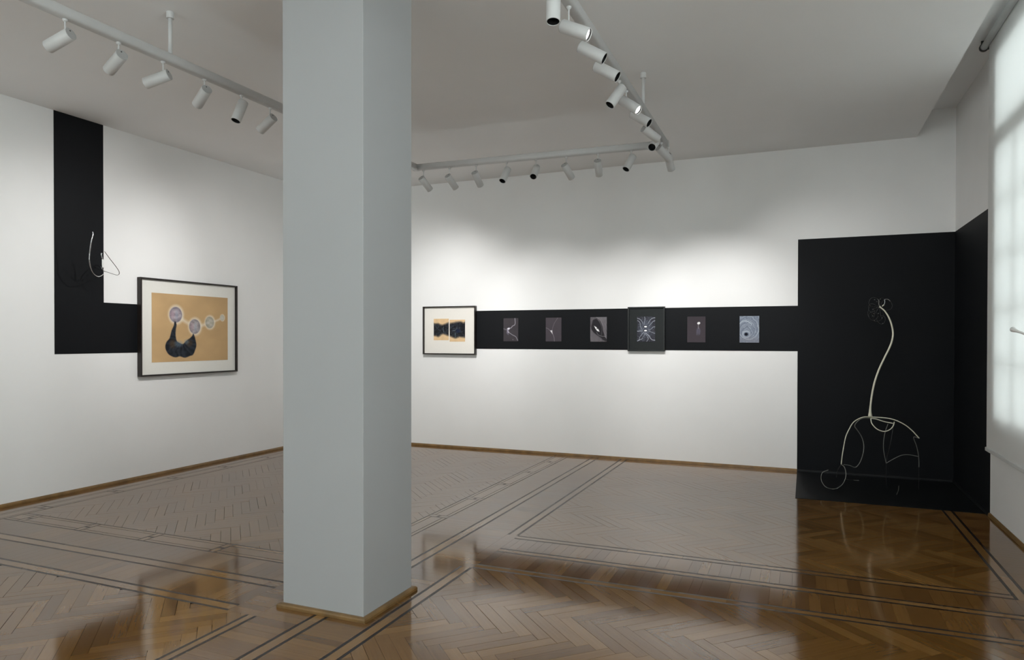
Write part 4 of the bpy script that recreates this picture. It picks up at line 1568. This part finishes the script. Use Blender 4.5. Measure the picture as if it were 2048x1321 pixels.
# tangled crown of thin wire loops
C4 = lambda x, y, yy: on(1720 + x / 13.21, 580 + y / 13.21, 1, yy)
crown = [(700, 400, 148, 152, 0.02), (380, 330, 150, 120, -0.05), (330, 480, 110, 110, 0.06), (350, 690, 120, 110, 0.03), (560, 790, 110, 110, -0.06), (580, 330, 95, 110, 0.10), (300, 600, 90, 170, -0.10), (460, 640, 150, 200, 0.12)]
hub = S(1759, 613.5)
for i, (cx_, cy_, rx, ry, dy) in enumerate(crown):
    pts = []
    n = 26
    a0 = math.atan2(440 - cy_, 515 - cx_)
    for k in range(n):
        a = a0 + (2 * math.pi - 0.5) * k / (n - 1)
        w_ = 1 + 0.06 * math.sin(3 * a + i)
        pts.append(C4(cx_ + rx * w_ * math.cos(a), cy_ + ry * w_ * math.sin(a), YSC + dy * math.sin((a - a0) / 2)))
    pts = [hub] + pts
    wire('crown_loop', pts, 0.0019, M_DARKWIRE, root, off, 6, 3)
for x, y in ((790, 298), (255, 410), (340, 515), (385, 825), (605, 890), (490, 625), (365, 632), (580, 745), (540, 248), (390, 265), (340, 695), (450, 315)):  # bright steel flecks added as highlights on the thin loops
    c = C4(x, y, YSC - 0.005)
    v, f = tube([c + np.array((-0.006, 0, 0)), c + np.array((-0.003, 0, 0.001)), c + np.array((0.003, 0, -0.001)), c + np.array((0.006, 0, -0.002))], [0.0012, 0.003, 0.003, 0.0012], 8)
    mesh_obj('glint_fleck', [p - off for p in v], f, M_STEEL, root, True)
wire('bud', [C4(585, 440, YSC), C4(610, 415, YSC), C4(635, 395, YSC)], [0.003, 0.0065, 0.004], M_CREAM, root, off)
wire('crown_stalk', [hub, C4(500, 370, YSC), C4(500, 290, YSC), C4(465, 240, YSC)], 0.0035, M_CREAM_DIM, root, off)
wire('crown_stalk', [C4(635, 395, YSC), C4(655, 330, YSC), C4(650, 270, YSC), C4(690, 252, YSC), C4(740, 258, YSC), C4(800, 298, YSC)], 0.0028, M_STEEL, root, off)

# ---- small wire sculpture on the left wall
D6 = lambda x, y, d=0.16: on(140 + x / 7.77, 440 + y / 7.77, 0, XL + (d * 1.65 if d > 0.03 else d))
mount = D6(500, 800, 0.0)
root = empty('wire_sculpture', (XL + PT, mount[1], mount[2]))
tag(root, 'small bent steel wire sculpture sticking out of the black L shape', 'sculpture')
off = np.array(root.location)
wire('curved_wire', [D6(352, 183, 0.20), D6(357, 225, 0.20), D6(337, 310, 0.20), D6(318, 420, 0.19), D6(304, 540, 0.18), D6(300, 620, 0.18), D6(315, 720, 0.17), D6(345, 808, 0.16), D6(385, 858, 0.15), D6(440, 882, 0.12), D6(490, 866, 0.07), D6(515, 840, 0.004)], [0.003, 0.0042, 0.0048, 0.0052, 0.0045, 0.0044, 0.0044, 0.0044, 0.0044, 0.0044, 0.004, 0.004], M_STEEL, root, off)
wire('looped_wire', [D6(535, 490, 0.24), D6(620, 605, 0.24), D6(700, 708, 0.23), D6(757, 792, 0.22), D6(766, 838, 0.21), D6(738, 858, 0.20), D6(690, 849, 0.19), D6(610, 823, 0.17), D6(515, 793, 0.13), D6(440, 768, 0.06), D6(385, 735, 0.004)], 0.0030, M_STEEL, root, off)
wire('looped_wire', [D6(400, 705, 0.02), D6(440, 712, 0.07), D6(480, 742, 0.12), D6(512, 775, 0.14)], 0.0050, M_STEEL, root, off)
wire('flared_tube', [D6(514, 742, 0.17), D6(511, 690, 0.17), D6(507, 615, 0.17)], [0.0085, 0.009, 0.007], M_WHITE, root, off, 12)
wire('hooked_wire', [D6(507, 615, 0.17), D6(494, 575, 0.17), D6(488, 540, 0.17), D6(492, 518, 0.17)], [0.0055, 0.0045, 0.005, 0.0075], M_STEEL, root, off)
wire('hooked_wire', [D6(513, 742, 0.17), D6(514, 765, 0.155), D6(516, 793, 0.13)], 0.005, M_STEEL, root, off)

# ---- white flared stem reaching in front of the blind
XS3 = 1.20
tip = on(2025.5, 659.5, 0, XS3)
p1 = on(2036, 663.5, 0, XS3)
p2 = on(2050, 669, 0, XS3)
root = empty('wire_sculpture', (XR - 0.001, 3.80, 1.20))
tag(root, 'white flared stem tip in front of the blind at the right edge', 'sculpture')
off = np.array(root.location)
p3 = p2 + np.array((0.01, -0.35, -0.06))
p4 = p2 + np.array((0.04, -0.75, -0.16))
p5 = np.array((XR - 0.12, 3.95, 1.27))
p6 = np.array((XR - 0.007, 3.80, 1.20))
wire('flared_stem', [tip, p1, p2, p3, p4, p5, p6], [0.016, 0.0075, 0.0065, 0.0065, 0.007, 0.008, 0.008], M_WHITE, root, off, 12, 10)
v, f = lathe([(0.05, 0), (0.05, 0.006), (0.045, 0.008)], 20)
mesh_obj('wall_plate', [(-p[2] - 0.0005, p[0], p[1]) for p in v], f, M_WHITE, root)
